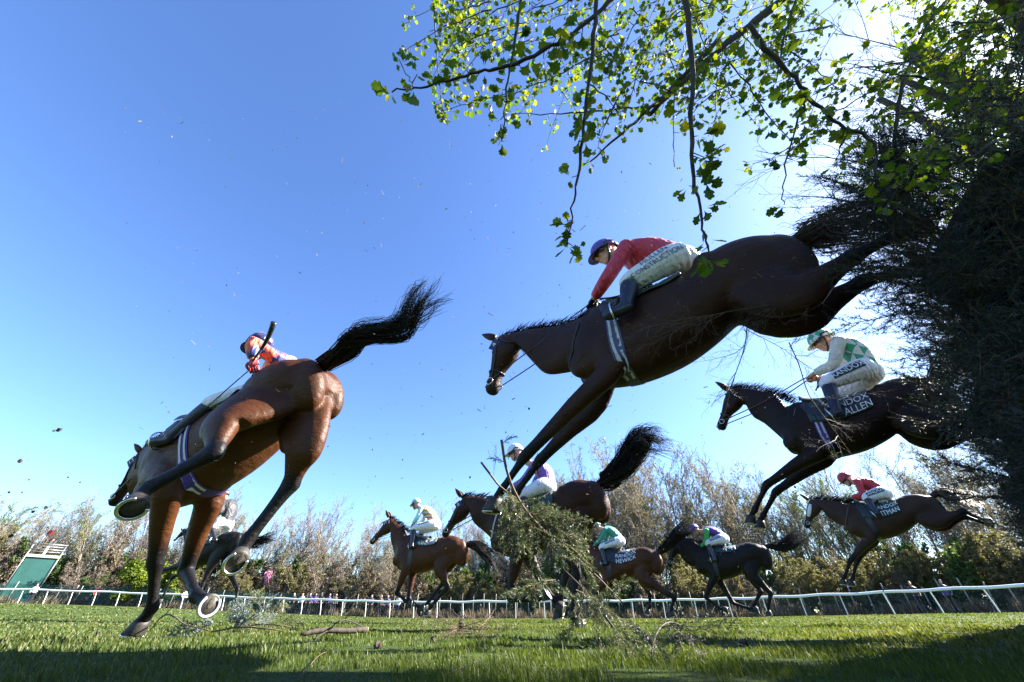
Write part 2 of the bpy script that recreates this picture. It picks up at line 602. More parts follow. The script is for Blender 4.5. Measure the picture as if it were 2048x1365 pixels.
def catmull(P, n):
    """resample control rows (k, m) with n steps per span"""
    P = np.asarray(P, float)
    if len(P) < 2:
        return P
    Q = np.vstack([2 * P[0] - P[1], P, 2 * P[-1] - P[-2]])
    out = []
    for i in range(1, len(Q) - 2):
        p0, p1, p2, p3 = Q[i - 1], Q[i], Q[i + 1], Q[i + 2]
        for t in np.linspace(0, 1, n, endpoint=False):
            out.append(0.5 * ((2 * p1) + (-p0 + p2) * t + (2 * p0 - 5 * p1 + 4 * p2 - p3) * t * t + (-p0 + 3 * p1 - 3 * p2 + p3) * t ** 3))
    out.append(P[-1])
    return np.array(out)


def rings(cs, us, vs, n=16, e=2.0, cap=True):
    """loft of (super)ellipses: centres cs, half axes us and vs"""
    k = len(cs)
    th = np.linspace(0, 2 * np.pi, n, endpoint=False)
    c, s_ = np.cos(th), np.sin(th)
    c = np.sign(c) * np.abs(c) ** (2 / e)
    s_ = np.sign(s_) * np.abs(s_) ** (2 / e)
    V = []
    for i in range(k):
        V += list(cs[i] + np.outer(c, us[i]) + np.outer(s_, vs[i]))
    F = []
    for i in range(k - 1):
        for j in range(n):
            a, b = i * n + j, i * n + (j + 1) % n
            F.append((a, b, b + n, a + n))
    if cap:
        F.append(tuple(range(n))[::-1])
        F.append(tuple(range((k - 1) * n, k * n)))
    return V, F


def tube(P, R, n=8, lat=None, R2=None, cap=True, sub=0):
    """round or elliptical limb along P; R across, R2 along the lateral axis"""
    P = np.asarray(P, float)
    R = np.broadcast_to(np.asarray(R, float), (len(P),))
    R2 = R if R2 is None else np.broadcast_to(np.asarray(R2, float), (len(P),))
    if sub:
        A = catmull(np.hstack([P, R[:, None], R2[:, None]]), sub)
        P, R, R2 = A[:, :3], np.maximum(A[:, 3], 1e-4), np.maximum(A[:, 4], 1e-4)
    T = np.gradient(P, axis=0)
    us, vs = [], []
    ref = None
    for i in range(len(P)):
        t = nrm(T[i])
        if lat is not None:
            l = np.asarray(lat, float)
            l = nrm(l - t * np.dot(l, t))
        else:
            if ref is None:
                ref = np.array([0, 0, 1.0]) if abs(t[2]) < 0.9 else np.array([1.0, 0, 0])
            l = nrm(ref - t * np.dot(ref, t))
            ref = l
        u = cross(t, l)
        us.append(u * R[i])
        vs.append(l * R2[i])
    return rings(P, us, vs, n, 2.0, cap)


def ellipsoid(c, ax, nu=10, nv=14):
    """ax = three half axis vectors"""
    ax = np.asarray(ax, float)
    c = np.asarray(c, float)
    V = [c + ax[2]]
    for i in range(1, nu):
        a = math.pi * i / nu
        for j in range(nv):
            b = 2 * math.pi * j / nv
            V.append(c + ax[2] * math.cos(a) + math.sin(a) * (ax[0] * math.cos(b) + ax[1] * math.sin(b)))
    V.append(c - ax[2])
    F = [(0, 1 + j, 1 + (j + 1) % nv) for j in range(nv)]
    for i in range(nu - 2):
        for j in range(nv):
            a, b = 1 + i * nv + j, 1 + i * nv + (j + 1) % nv
            F.append((a, a + nv, b + nv, b))
    l = len(V) - 1
    o = 1 + (nu - 2) * nv
    F += [(l, o + (j + 1) % nv, o + j) for j in range(nv)]
    return V, F


def box(c, s, R=None):
    c = np.asarray(c, float)
    V = np.array([[x, y, z] for x in (-1, 1) for y in (-1, 1) for z in (-1, 1)], float) * np.asarray(s) / 2
    if R is not None:
        V = V @ np.asarray(R).T
    return list(V + c), [(0, 1, 3, 2), (4, 6, 7, 5), (0, 4, 5, 1), (2, 3, 7, 6), (0, 2, 6, 4), (1, 5, 7, 3)]


def fuse(name, pieces, mat, parent, voxel, smooth_it=5, factor=0.5):
    """melt overlapping volumes into one continuous skin"""
    mb = MB()
    for v, f in pieces:
        mb.add(v, f)
    me = bpy.data.meshes.new('tmp')
    me.from_pydata(mb.v, [], mb.f)
    o = bpy.data.objects.new('tmp', me)
    COL.objects.link(o)
    r = o.modifiers.new('r', 'REMESH')
    r.mode = 'VOXEL'
    r.voxel_size = voxel
    s = o.modifiers.new('s', 'SMOOTH')
    s.factor = factor
    s.iterations = smooth_it
    dg = bpy.context.evaluated_depsgraph_get()
    dg.update()
    nm = bpy.data.meshes.new_from_object(o.evaluated_get(dg))
    bpy.data.objects.remove(o)
    bpy.data.meshes.remove(me)
    nm.name = name
    nm.materials.clear()
    nm.materials.append(MATS[mat])
    nm.polygons.foreach_set('use_smooth', np.ones(len(nm.polygons), dtype=bool))
    ob = bpy.data.objects.new(name, nm)
    COL.objects.link(ob)
    if parent:
        ob.parent = parent
    return ob


def relax(o, weight_fn, it=24, lam=0.5, mu=-0.52):
    """volume keeping smoothing, weighted per vertex"""
    me = o.data
    V = coords(o)
    E = np.empty(len(me.edges) * 2, dtype=np.int32)
    me.edges.foreach_get('vertices', E)
    a, b = E.reshape(-1, 2).T
    n = len(V)
    deg = np.bincount(a, minlength=n) + np.bincount(b, minlength=n)
    w = weight_fn(V)[:, None]
    for k in range(it):
        for f in (lam, mu):
            S = np.stack([np.bincount(a, V[b, i], n) + np.bincount(b, V[a, i], n) for i in range(3)], 1) / deg[:, None]
            V = V + f * w * (S - V)
    me.vertices.foreach_set('co', V.astype(np.float32).reshape(-1))
    me.update()
    return V


def coords(o):
    a = np.empty(len(o.data.vertices) * 3)
    o.data.vertices.foreach_get('co', a)
    return a.reshape(-1, 3)


def bvh_of(o):
    me = o.data
    return BVHTree.FromPolygons([v.co for v in me.vertices], [p.vertices for p in me.polygons])


def snap(bvh, p, off):
    h = bvh.find_nearest(Vector(p))
    if h[0] is None:
        return np.asarray(p)
    return np.array(h[0] + h[1] * off)


def text_mesh(s, size=1.0):
    """flat lettering as (verts 2d, faces), origin at the centre"""
    cu = bpy.data.curves.new('t', 'FONT')
    cu.body = s
    cu.align_x = 'CENTER'
    cu.align_y = 'CENTER'
    cu.size = size
    cu.resolution_u = 3
    o = bpy.data.objects.new('t', cu)
    COL.objects.link(o)
    dg = bpy.context.evaluated_depsgraph_get()
    dg.update()
    me = bpy.data.meshes.new_from_object(o.evaluated_get(dg))
    V = [tuple(v.co) for v in me.vertices]
    F = [tuple(p.vertices) for p in me.polygons]
    bpy.data.objects.remove(o)
    bpy.data.curves.remove(cu)
    bpy.data.meshes.remove(me)
    return V, F


class Frame:
    """upright frame of an animal: x along its heading, y to its left, z up, origin on the ground below it"""

    def __init__(s, u, v, d, heading):
        h = math.radians(heading)
        s.F = np.array([math.sin(h), math.cos(h), 0])
        s.L = np.array([-s.F[1], s.F[0], 0])
        P = W(u, v, d)
        s.O = np.array([P[0], P[1], 0.0])
        s.rz = math.atan2(s.F[1], s.F[0])

    def loc(s, u, v, lat=0.0):
        r = ray(u, v)
        t = (lat - np.dot(CAMP - s.O, s.L)) / np.dot(r, s.L)
        X = CAMP + t * r - s.O
        return np.array([np.dot(X, s.F), lat, X[2]])

    def inv(s, X):
        X = np.asarray(X, float) - s.O
        return np.array([np.dot(X, s.F), np.dot(X, s.L), X[2]])

    def w(s, l):
        return s.O + l[0] * s.F + l[1] * s.L + np.array([0, 0, l[2]])

# ================================================================== SETTING
def build_ground():
    """one sheet to the horizon, fine near the camera"""
    rs = np.concatenate([np.linspace(0, 3, 16), np.geomspace(3.3, 60, 40), np.geomspace(70, 1500, 14)])
    na = 144
    th = np.linspace(0, 2 * np.pi, na, endpoint=False)
    V = [(0, 0, float(terrain(0, 0)))]
    for r in rs[1:]:
        x, y = r * np.sin(th), r * np.cos(th)
        z = terrain(x, y)
        V += list(zip(x, y, z))
    F = [(0, 1 + (j + 1) % na, 1 + j) for j in range(na)]
    for i in range(len(rs) - 2):
        for j in range(na):
            a, b = 1 + i * na + j, 1 + i * na + (j + 1) % na
            F.append((a, b, b + na, a + na))
    o = mesh_obj('turf_ground', V, F, 'turf')
    return tag(o, 'green racecourse turf stretching back to the rail', None, None, 'structure')


build_ground()


DIVOTS = []


def build_grass():
    n = 210000
    r = np.exp(RNG.uniform(math.log(0.42), math.log(36), n))
    az = np.radians(RNG.uniform(-66, 66, n))
    x, y = r * np.sin(az), r * np.cos(az)
    cl = np.sin(x * 5.1 + 1.3 * np.sin(y * 3.7)) * np.sin(y * 4.3 + np.sin(x * 2.9)) + 0.8 * np.sin(x * 13 + y * 7) * np.sin(y * 11 - x * 5)
    tuft = np.clip(0.75 + 0.42 * cl, 0.3, 1.6)
    h = RNG.uniform(0.010, 0.031, n) * tuft * np.clip(0.85 + 0.03 * r, 0.85, 1.25)
    tall = RNG.random(n) < 0.05
    h[tall] *= 1.7
    for k in range(26):
        dr, da = math.exp(RNG.uniform(math.log(1.1), math.log(9))), math.radians(RNG.uniform(-50, 50))
        dx, dy, rad = dr * math.sin(da), dr * math.cos(da), RNG.uniform(.05, .16)
        DIVOTS.append((dx, dy, rad))
        h *= np.where(np.hypot(x - dx, (y - dy) * .7) < rad, .22, 1.0)
    w = np.maximum(0.0011, 0.00085 * r) * RNG.uniform(0.7, 1.4, n)
    z = terrain(x, y)
    yaw = RNG.uniform(0, 2 * np.pi, n)
    lean = RNG.uniform(0.1, 0.9, n) * h
    ld = RNG.normal(-0.6, 1.1, n)
    lx, ly = np.cos(ld) * lean * -1, np.sin(ld) * lean
    wx, wy = np.cos(yaw) * w, np.sin(yaw) * w
    V = np.empty((n, 5, 3))
    V[:, 0] = np.stack([x - wx, y - wy, z - 0.005], 1)
    V[:, 1] = np.stack([x + wx, y + wy, z - 0.005], 1)
    V[:, 2] = np.stack([x - wx * 0.75 + lx * 0.35, y - wy * 0.75 + ly * 0.35, z + h * 0.6], 1)
    V[:, 3] = np.stack([x + wx * 0.75 + lx * 0.35, y + wy * 0.75 + ly * 0.35, z + h * 0.6], 1)
    V[:, 4] = np.stack([x + lx, y + ly, z + h], 1)
    me = bpy.data.meshes.new('grass')
    me.vertices.add(n * 5)
    me.vertices.foreach_set('co', V.reshape(-1))
    b = (np.arange(n) * 5)[:, None]
    tri = np.concatenate([b + [0, 1, 3], b + [0, 3, 2], b + [2, 3, 4]], 1).reshape(-1)
    me.loops.add(n * 9)
    me.loops.foreach_set('vertex_index', tri.astype(np.int32))
    me.polygons.add(n * 3)
    me.polygons.foreach_set('loop_start', (np.arange(n * 3) * 3).astype(np.int32))
    me.polygons.foreach_set('use_smooth', np.ones(n * 3, dtype=bool))
    patch = 0.5 + 0.25 * np.sin(x * 0.9 + 2 * np.sin(y * 0.6)) + RNG.normal(0, 0.2, n)
    a = me.attributes.new('rnd', 'FLOAT', 'POINT')
    a.data.foreach_set('value', np.repeat(np.clip(patch, 0.0, 0.98), 5).astype(np.float32))
    me.materials.append(MATS['grass_blade'])
    me.update(calc_edges=True)
    o = bpy.data.objects.new('grass', me)
    COL.objects.link(o)
    tag(o, 'short spring grass growing over the racecourse turf', 'grass', None, 'stuff')


build_grass()


def pol(az, r):
    a = math.radians(az)
    x, y = r * math.sin(a), r * math.cos(a)
    return np.array([x, y, float(terrain(x, y))])


RAIL_AZ = [-66, -48, -35, -22, -10, 0, 12, 25, 38, 48, 62]
RAIL_R = [80, 68, 56, 45, 40, 37.5, 37, 38, 38, 36, 34]


def rail_r(az):
    return float(np.interp(az, RAIL_AZ, RAIL_R))


def build_rail():
    root = empty('running_rail', pol(0, rail_r(0)))
    O = np.array(root.location)
    tag(root, 'long white plastic running rail on curved posts behind the horses', 'rail')
    azs = np.linspace(-60, 60, 161)
    top = [pol(a, rail_r(a)) + [0, 0, 1.15 + 0.03 * math.sin(a * 1.3)] - O for a in azs]
    v, f = tube(top, 0.05, 8, lat=(0, 0, 1), R2=0.075)
    mesh_obj('rail', v, f, 'white_paint', root)
    # posts every 2.6 m along the curve, each bowed away from the course
    fine = np.linspace(-60, 60, 1500)
    P = np.array([pol(a, rail_r(a)) for a in fine])
    s = np.concatenate([[0], np.cumsum(np.linalg.norm(np.diff(P[:, :2], axis=0), axis=1))])
    proto = None
    for k, t in enumerate(np.arange(1.0, s[-1], 2.35)):
        i = int(np.searchsorted(s, t))
        p = P[i] - O
        tang = nrm(P[min(i + 1, 1499)] - P[i - 1])
        ang = math.atan2(tang[1], tang[0])
        if proto is None:
            pts = [(0, 0.30, -0.05), (0, 0.26, 0.25), (0, 0.16, 0.65), (0, 0.06, 0.98), (0, 0.0, 1.13)]
            v, f = tube(pts, 0.035, 6, sub=3)
            proto = mesh_obj('post', v, f, 'white_paint', root)
            o = proto
        else:
            o = share(proto, 'post', root)
        o.location = p
        o.rotation_euler = (0, 0, ang)


build_rail()


def build_net():
    root = empty('mesh_fence', pol(-20, rail_r(-20) + 5))
    O = np.array(root.location)
    tag(root, 'low green netting fence on leaning grey posts behind the white rail', 'fence')
    azs = np.linspace(-58, 58, 84)
    P = [pol(a, rail_r(a) + 4.2) - O for a in azs]
    for i in range(len(P) - 1):
        h = 1.75 if azs[i] < -12 else 1.25
        a, b = P[i], P[i + 1]
        mesh_obj('net_panel', [a + [0, 0, 0.1], b + [0, 0, 0.1], b + [0, 0, h], (a + b) / 2 + [0, 0, h - 0.04], a + [0, 0, h]], [(0, 1, 2, 3, 4)], 'net_green' if azs[i] < -24 else 'net_thin', root)
    v, f = tube([(0, 0, -0.1), (0, 0, 1.0), (0.01, 0, 1.95)], 0.04, 6)
    proto = mesh_obj('fence_post', v, f, 'post_grey', root)
    proto.location = P[0]
    for p in P[1:]:
        share(proto, 'fence_post', root, p, (random.uniform(-.04, .04), random.uniform(-.04, .04), 0), (1, 1, random.uniform(0.7, 1.0)))


build_net()

# ------------------------------------------------------------------ trees


def perp(d):
    a = np.array([0, 0, 1.0]) if abs(d[2]) < 0.9 else np.array([1.0, 0, 0])
    u = nrm(cross(d, a))
    return u, cross(d, u)


class Tree:
    def __init__(s, seed):
        s.R = np.random.default_rng(seed)
        s.trunk = []
        s.twigs = []
        s.leaf = []

    def limb(s, p, d, L, r, lev, P):
        R = s.R
        n = P['seg'][lev]
        pts = [np.array(p, float)]
        dd = nrm(d)
        jit = R.normal(0, P['wig'][lev], (n, 3))
        jit[:, 2] += P['up'][lev]
        for i in range(n):
            dd = nrm(dd + jit[i])
            pts.append(pts[-1] + dd * (L / n))
        rad = r * np.linspace(1, P['tip'][lev], n + 1)
        (s.trunk if lev <= P['trunk_lev'] else s.twigs).append((pts, rad))
        if lev < P['max']:
            k = P['kids'][lev]
            for j in range(k):
                t = P['start'][lev] + (1 - P['start'][lev]) * (j + R.random()) / k
                x = t * n
                i = min(int(x), n - 1)
                e = pts[i + 1] - pts[i]
                q = pts[i] + e * (x - i)
                e = nrm(e)
                u, w = perp(e)
                a = R.uniform(0, 6.283)
                sp = P['ang'][lev] * R.uniform(0.7, 1.3)
                nd = e * math.cos(sp) + (u * math.cos(a) + w * math.sin(a)) * math.sin(sp)
                s.limb(q, nd, L * P['len'][lev] * R.uniform(0.6, 1.15) * (1.15 - 0.55 * t), max(P['minr'], r * P['thin'][lev] * (1.1 - 0.4 * t)), lev + 1, P)
        if lev >= P['leaf_lev'] and P['leaf_n']:
            x = R.random(P['leaf_n']) * n
            i = np.minimum(x.astype(int), n - 1)
            A = np.array(pts)
            s.leaf.append(A[i] + (A[i + 1] - A[i]) * (x - i)[:, None] + R.normal(0, P['leaf_sp'], (P['leaf_n'], 3)))


def tree_kind(seed, P, mats, stems=1, spread=0.1):
    t = Tree(seed)
    for i in range(stems):
        a = t.R.uniform(0, 6.28)
        o = spread * t.R.random()
        lean = P['lean'] * (0.3 + t.R.random()) if stems > 1 else P['lean'] * 0.3
        t.limb((math.cos(a) * o, math.sin(a) * o, -0.15), (math.cos(a) * lean, math.sin(a) * lean, 1), P['H'] * t.R.uniform(0.8, 1.05), P['r'], 0, P)
    tr = raw_obj('trunk', [(*twig_mesh(t.trunk, 6), 0, None)], mats[0], smooth=True)
    parts = [(*twig_mesh(t.twigs, 3), 0, None)]
    if t.leaf:
        v, f, r = leaf_quads(np.concatenate(t.leaf), P['leaf_s'], t.R)
        parts.append((v, f, 1, r))
    cr = raw_obj('crown', parts, [mats[1], mats[2]])
    COL.objects.unlink(tr)
    COL.objects.unlink(cr)
    return tr, cr


BASE = dict(seg=[6, 4, 3, 2], wig=[.06, .12, .16, .2], up=[.04, .10, .06, .03], tip=[.25, .3, .4, .5], trunk_lev=0, max=3, kids=[14, 8, 5, 0], start=[.22, .2, .15, .1],
            ang=[.65, .7, .8, .8], len=[.42, .42, .5, .5], thin=[.38, .45, .55, .6], minr=.010, leaf_lev=2, leaf_n=3, leaf_s=.10, leaf_sp=.06, lean=.15, H=10, r=.13)


def P_(**k):
    d = dict(BASE)
    d.update(k)
    return d


KINDS = {
    'bare_tree': [tree_kind(11, P_(H=11, kids=[16, 9, 6, 0], leaf_n=1, minr=.013, r=.10, lean=.25), ('bark_grey', 'twig_tan', 'bud_olive'), 3, .5),
                  tree_kind(12, P_(H=12, kids=[20, 8, 6, 0], leaf_n=0, up=[.05, .16, .1, .05], ang=[.5, .55, .6, .6], minr=.013, r=.11), ('bark_pale', 'twig_purple', 'bud_olive'), 2, .4),
                  tree_kind(13, P_(H=11, kids=[18, 9, 6, 0], leaf_n=3, leaf_s=.075, minr=.012, ang=[.6, .6, .7, .7], r=.12, lean=.2), ('bark_grey', 'twig_tan', 'leaf_fresh_green'), 2, .4),
                  tree_kind(14, P_(H=11, kids=[22, 8, 6, 0], leaf_n=1, leaf_s=.07, up=[.05, .14, .1, .05], ang=[.45, .55, .6, .6], minr=.013, r=.10), ('bark_pale', 'twig_tan', 'bud_olive'), 2, .5)],
    'thicket_shrub': [tree_kind(21, P_(H=4.6, kids=[13, 8, 5, 0], start=[.05, .1, .1, .1], leaf_n=3, leaf_s=.13, leaf_sp=.08, minr=.012, r=.06, lean=.55, ang=[.8, .8, .9, .9]), ('bark_grey', 'twig_tan', 'leaf_dry_brown'), 4, .9),
                      tree_kind(22, P_(H=4.8, kids=[13, 8, 5, 0], start=[.05, .1, .1, .1], leaf_n=4, leaf_s=.12, leaf_sp=.08, minr=.012, r=.06, lean=.5, ang=[.8, .8, .9, .9]), ('bark_brown', 'twig_tan', 'bud_olive'), 4, .9),
                      tree_kind(23, P_(H=4.2, kids=[12, 8, 5, 0], start=[.02, .1, .1, .1], leaf_n=5, leaf_s=.12, leaf_sp=.08, minr=.012, r=.06, lean=.55, ang=[.8, .8, .9, .9]), ('bark_brown', 'twig_tan', 'leaf_deep_green'), 4, .9),
                      tree_kind(24, P_(H=4.8, kids=[14, 9, 5, 0], start=[.05, .1, .1, .1], leaf_n=1, leaf_s=.10, leaf_sp=.08, minr=.013, r=.06, lean=.5, ang=[.7, .8, .9, .9]), ('bark_grey', 'twig_purple', 'leaf_dry_brown'), 5, .9)],
    'leafy_bush': [tree_kind(31, P_(H=3.4, kids=[12, 8, 6, 0], start=[.0, .05, .1, .1], leaf_n=9, leaf_s=.13, leaf_sp=.10, minr=.012, r=.05, lean=.75, ang=[.8, .8, .9, .9]), ('bark_brown', 'twig_tan', 'leaf_fresh_green'), 5, .9)],
}
PROTO = KINDS


def plant(kname, k, az, r, hs, label, group=None, cat='tree', ws=1.0, tilt=0.0):
    if -51.5 < az < -45.2 and r < 82:
        r = 82 + (az % 3)
    a, b = PROTO[kname][k]
    root = empty(kname, pol(az, r), random.uniform(0, 6.28))
    root.scale = (hs * ws, hs * ws, hs)
    tag(root, label, cat, group)
    share(a, 'trunk', root)
    share(b, 'crown', root)
    return root


TH_AZ = [-62, -48, -40, -30, -18, -8, 0, 8, 14, 20, 30, 40, 50, 62]
TH_H = [11.5, 11.5, 11.3, 10.2, 9.0, 9.2, 10.8, 12.4, 15.5, 15.5, 13.0, 12.4, 11.5, 11.5]


SECTORS = [(-45, 'far left behind the green tower'), (-36, 'left of the landing bay horse'), (-28, 'behind the legs of the landing bay'), (-18, 'just right of the landing bay'), (-6, 'behind the orange hooped jockey'),
           (4, 'behind the torn spruce branch'), (16, 'behind the horse numbered 5'), (26, 'behind the purple jacketed jockey'), (36, 'below the brown horse at right'), (46, 'behind the red jockey at right'), (99, 'far right beside the fence')]


def where(az):
    return next(n for a, n in SECTORS if az < a)


SHRUB = ['dry brown', 'olive budding', 'deep green', 'purple twigged']
BARE = ['many stemmed bare grey', 'pale trunked purple twigged', 'yellow green budding', 'slender pale barked']


def wood():
    az = -53.0
    i = 0
    while az < 53:
        rr = rail_r(az) + 6.5 + random.uniform(0, 2.5)
        k = random.choice([0, 1, 1, 2, 3, 0])
        if az > 5:
            k = random.choice([1, 1, 2, 2, 3, 0])
        plant('thicket_shrub', k, az, rr, random.uniform(0.5, 0.9), 'low %s shrub in the thicket front, %s' % (SHRUB[k], where(az)), 'shrubs at the front of the thicket', 'shrub', 1.15)
        az += random.uniform(1.6, 2.3) * 42 / rr
    az = -53.0
    while az < 53:
        rr = rail_r(az) + 11 + random.uniform(0, 5)
        hh = float(np.interp(az, TH_AZ, TH_H))
        k = random.choice([0, 1, 3, 2])
        plant('thicket_shrub', k, az, rr, hh * (random.uniform(0.55, 0.72) if az < 4 else random.uniform(.34, .5)) / 5.0, 'taller %s shrub in the thicket, %s' % (SHRUB[k], where(az)), 'shrubs deep in the thicket', 'shrub', 0.9)
        az += random.uniform(2.0, 2.8) * 48 / rr
    az = -53.0
    while az < 53:
        rr = rail_r(az) + 15 + random.uniform(0, 9)
        hh = float(np.interp(az, TH_AZ, TH_H)) * (rr / (rail_r(az) + 9)) * random.uniform(0.62, 1.05)
        k = random.choice([0, 1, 2, 3, 3, 0])
        plant('bare_tree', k, az, rr, hh / 11.5, '%s tree on the skyline, %s' % (BARE[k], where(az)), 'bare trees along the skyline', 'tree')
        az += random.uniform(1.0, 1.6) * 50 / rr
    for az, r, k, h, lab in [(16.5, 50, 0, 1.2, 'tall bare forked tree just left of the sharply hanging forelegs, budding yellow'),
                             (-15.5, 50, 0, .70, 'leafless dark tree with spreading crown left of the orange striped jockey'),
                             (-37.5, 66, 1, .72, 'pale slender birch trunk in the thicket right of the green tower')]:
        plant('bare_tree', k, az, r, h, lab)
    plant('leafy_bush', 0, -38.3, rail_r(-38.3) + 6, 1.45, 'round bush in fresh yellow green leaf behind the landing foreleg', None, 'bush', 1.25)
    plant('leafy_bush', 0, -8.2, rail_r(-8.2) + 9, 1.2, 'bright green leafy bush under the tail of the orange striped horse', None, 'bush', 1.0)


wood()


def undergrowth():
    n = 42000
    az = RNG.uniform(-60, 60, n)
    r = np.interp(az, RAIL_AZ, RAIL_R) + 3.4 + np.abs(RNG.normal(0, 4.5, n))
    a = np.radians(az)
    x, y = r * np.sin(a), r * np.cos(a)
    z = terrain(x, y)
    h = RNG.uniform(0.25, 0.85, n) * (0.7 + 0.5 * np.sin(az * 2.1) * np.sin(az * 0.7))
    h = np.where(r > np.interp(az, RAIL_AZ, RAIL_R) + 7, h * 2.0, h)
    w = RNG.uniform(0.02, 0.05, n)
    yaw = RNG.uniform(0, 6.28, n)
    lx, ly = RNG.normal(0, .3, n) * h, RNG.normal(0, .3, n) * h
    wx, wy = np.cos(yaw) * w, np.sin(yaw) * w
    V = np.stack([np.stack([x - wx, y - wy, z - .03], 1), np.stack([x + wx, y + wy, z - .03], 1), np.stack([x + lx + wx * .3, y + ly + wy * .3, z + h], 1), np.stack([x + lx - wx * .3, y + ly - wy * .3, z + h], 1)], 1).reshape(-1, 3)
    o = raw_obj('undergrowth', [(V, np.arange(n * 4).reshape(-1, 4), 0, np.repeat(RNG.random(n), 4))], 'leaf_dry_brown')
    tag(o, 'long dry grass and undergrowth below the thicket', 'undergrowth', None, 'stuff')


undergrowth()

# ------------------------------------------------------------------ camera tower and onlookers


def person_mesh(shirt, trousers, parent, lift=0.0):
    """a small standing onlooker: trousers, jacket, head, arms"""
    leg = []
    for s in (-1, 1):
        leg.append(tube([(0.02, .10 * s, 0.03), (0, .10 * s, .48), (0, .085 * s, .92)], [.055, .065, .09], 8, sub=2))
        leg.append(ellipsoid((.06, .10 * s, .04), [(.12, 0, 0), (0, .045, 0), (0, 0, .04)], 6, 8))
    leg.append(ellipsoid((0, 0, .93), [(.12, 0, 0), (0, .17, 0), (0, 0, .13)]))
    body = [tube([(0, 0, .88), (.01, 0, 1.15), (0, 0, 1.40), (0, 0, 1.50)], [.11, .115, .12, .06], 10, lat=(0, 1, 0), R2=[.16, .17, .20, .07], sub=2)]
    for s in (-1, 1):
        body.append(tube([(0, .19 * s, 1.42), (.02, .25 * s, 1.14), (.16, .20 * s, .98)], [.06, .05, .04], 7, sub=2))
    head = [ellipsoid((.02, 0, 1.63), [(.10, 0, 0), (0, .08, 0), (0, 0, .12)]), tube([(0, 0, 1.44), (.01, 0, 1.56)], .055, 8),
            ellipsoid((.12, 0, 1.62), [(.03, 0, 0), (0, .018, 0), (0, 0, .03)], 6, 6)]
    for s in (-1, 1):
        head.append(ellipsoid((.19, .19 * s, .95), [(.05, 0, 0), (0, .03, 0), (0, 0, .045)], 6, 6))
    sk = fuse('body', head + [tube([(0, 0, .9), (0, 0, 1.5)], .05, 8)] + [tube([(0, .10 * s, .05), (0, .085 * s, .92)], .04, 6) for s in (-1, 1)] +
              [tube([(0, 0, 1.42), (0, .19 * s, 1.42), (.02, .25 * s, 1.14), (.19, .19 * s, .95)], .03, 6) for s in (-1, 1)] + [tube([(0, -.1, .9), (0, .1, .9)], .04, 6)], 'skin', parent, .02, 2)
    fuse('trousers', leg, trousers, parent, .022, 3)
    fuse('jacket', body, shirt, parent, .022, 3)
    hb = ellipsoid((-.01, 0, 1.69), [(.105, 0, 0), (0, .09, 0), (0, 0, .085)], 8, 10)
    mesh_obj('hair', hb[0], hb[1], 'hair_dark', parent)
    return sk


def copy_thing(root, loc, rz, scale=1.0):
    c = root.copy()
    COL.objects.link(c)
    c.location = loc
    c.rotation_euler = (0, 0, rz)
    c.scale = (scale,) * 3
    for ch in list(root.children):
        d = ch.copy()
        COL.objects.link(d)
        d.parent = c
    return c


def onlookers():
    sets = [('silk_red', 'boot_navy'), ('silk_black', 'boot_navy'), ('cap_navy', 'boot_black'), ('breeches_white', 'boot_navy'), ('silk_lilac', 'boot_black')]
    protos = []
    for s, t in sets:
        r = empty('person')
        person_mesh(s, t, r)
        protos.append(r)
    labs = ['onlooker in a red jacket standing behind the rail right of the green tower', None, None, None, None]
    a = protos[0]
    a.location = pol(-42.9, rail_r(-42.9) + 3)
    a.rotation_euler = (0, 0, math.radians(-40))
    tag(a, labs[0], 'person')
    spots = [(-25.9, 1), (-25.0, 3), (-24.2, 2), (-23.6, 4), (-22.9, 1), (-22.1, 2), (-21.4, 1), (-47.0, 3), (-44.4, 1), (-36.1, 3), (-17.3, 2), (-16.2, 1), (-15.4, 2), (-14.1, 3), (42.0, 1), (44.2, 2)]
    used = set()
    for az, k in spots:
        loc = pol(az, rail_r(az) + (3.0 if az < -30 or az > 30 else 3.2))
        rz = math.radians(-90 - az + random.uniform(-30, 30))
        if k in used:
            o = copy_thing(protos[k], loc, rz)
        else:
            o = protos[k]
            used.add(k)
            o.location = loc
            o.rotation_euler = (0, 0, rz)
        if az < -40:
            tag(o, ['small onlooker in white behind the rail beside the green tower', 'small onlooker in black behind the rail beside the green tower'][k == 1], 'person')
        elif az < -30:
            tag(o, 'onlooker in white behind the rail, just right of the landing foreleg', 'person')
        elif -18 < az < 0:
            tag(o, 'small onlooker at the fence left of the horse numbered 12', 'person', 'onlookers left of the horse numbered 12')
        elif az < 0:
            tag(o, 'onlooker in the small crowd at the fence under the raised hind hoof', 'person', 'crowd at the fence under the hind hoof')
        else:
            tag(o, 'dark clad onlooker behind the rail at the far right below the fence', 'person', 'onlookers behind the right end of the rail')


onlookers()


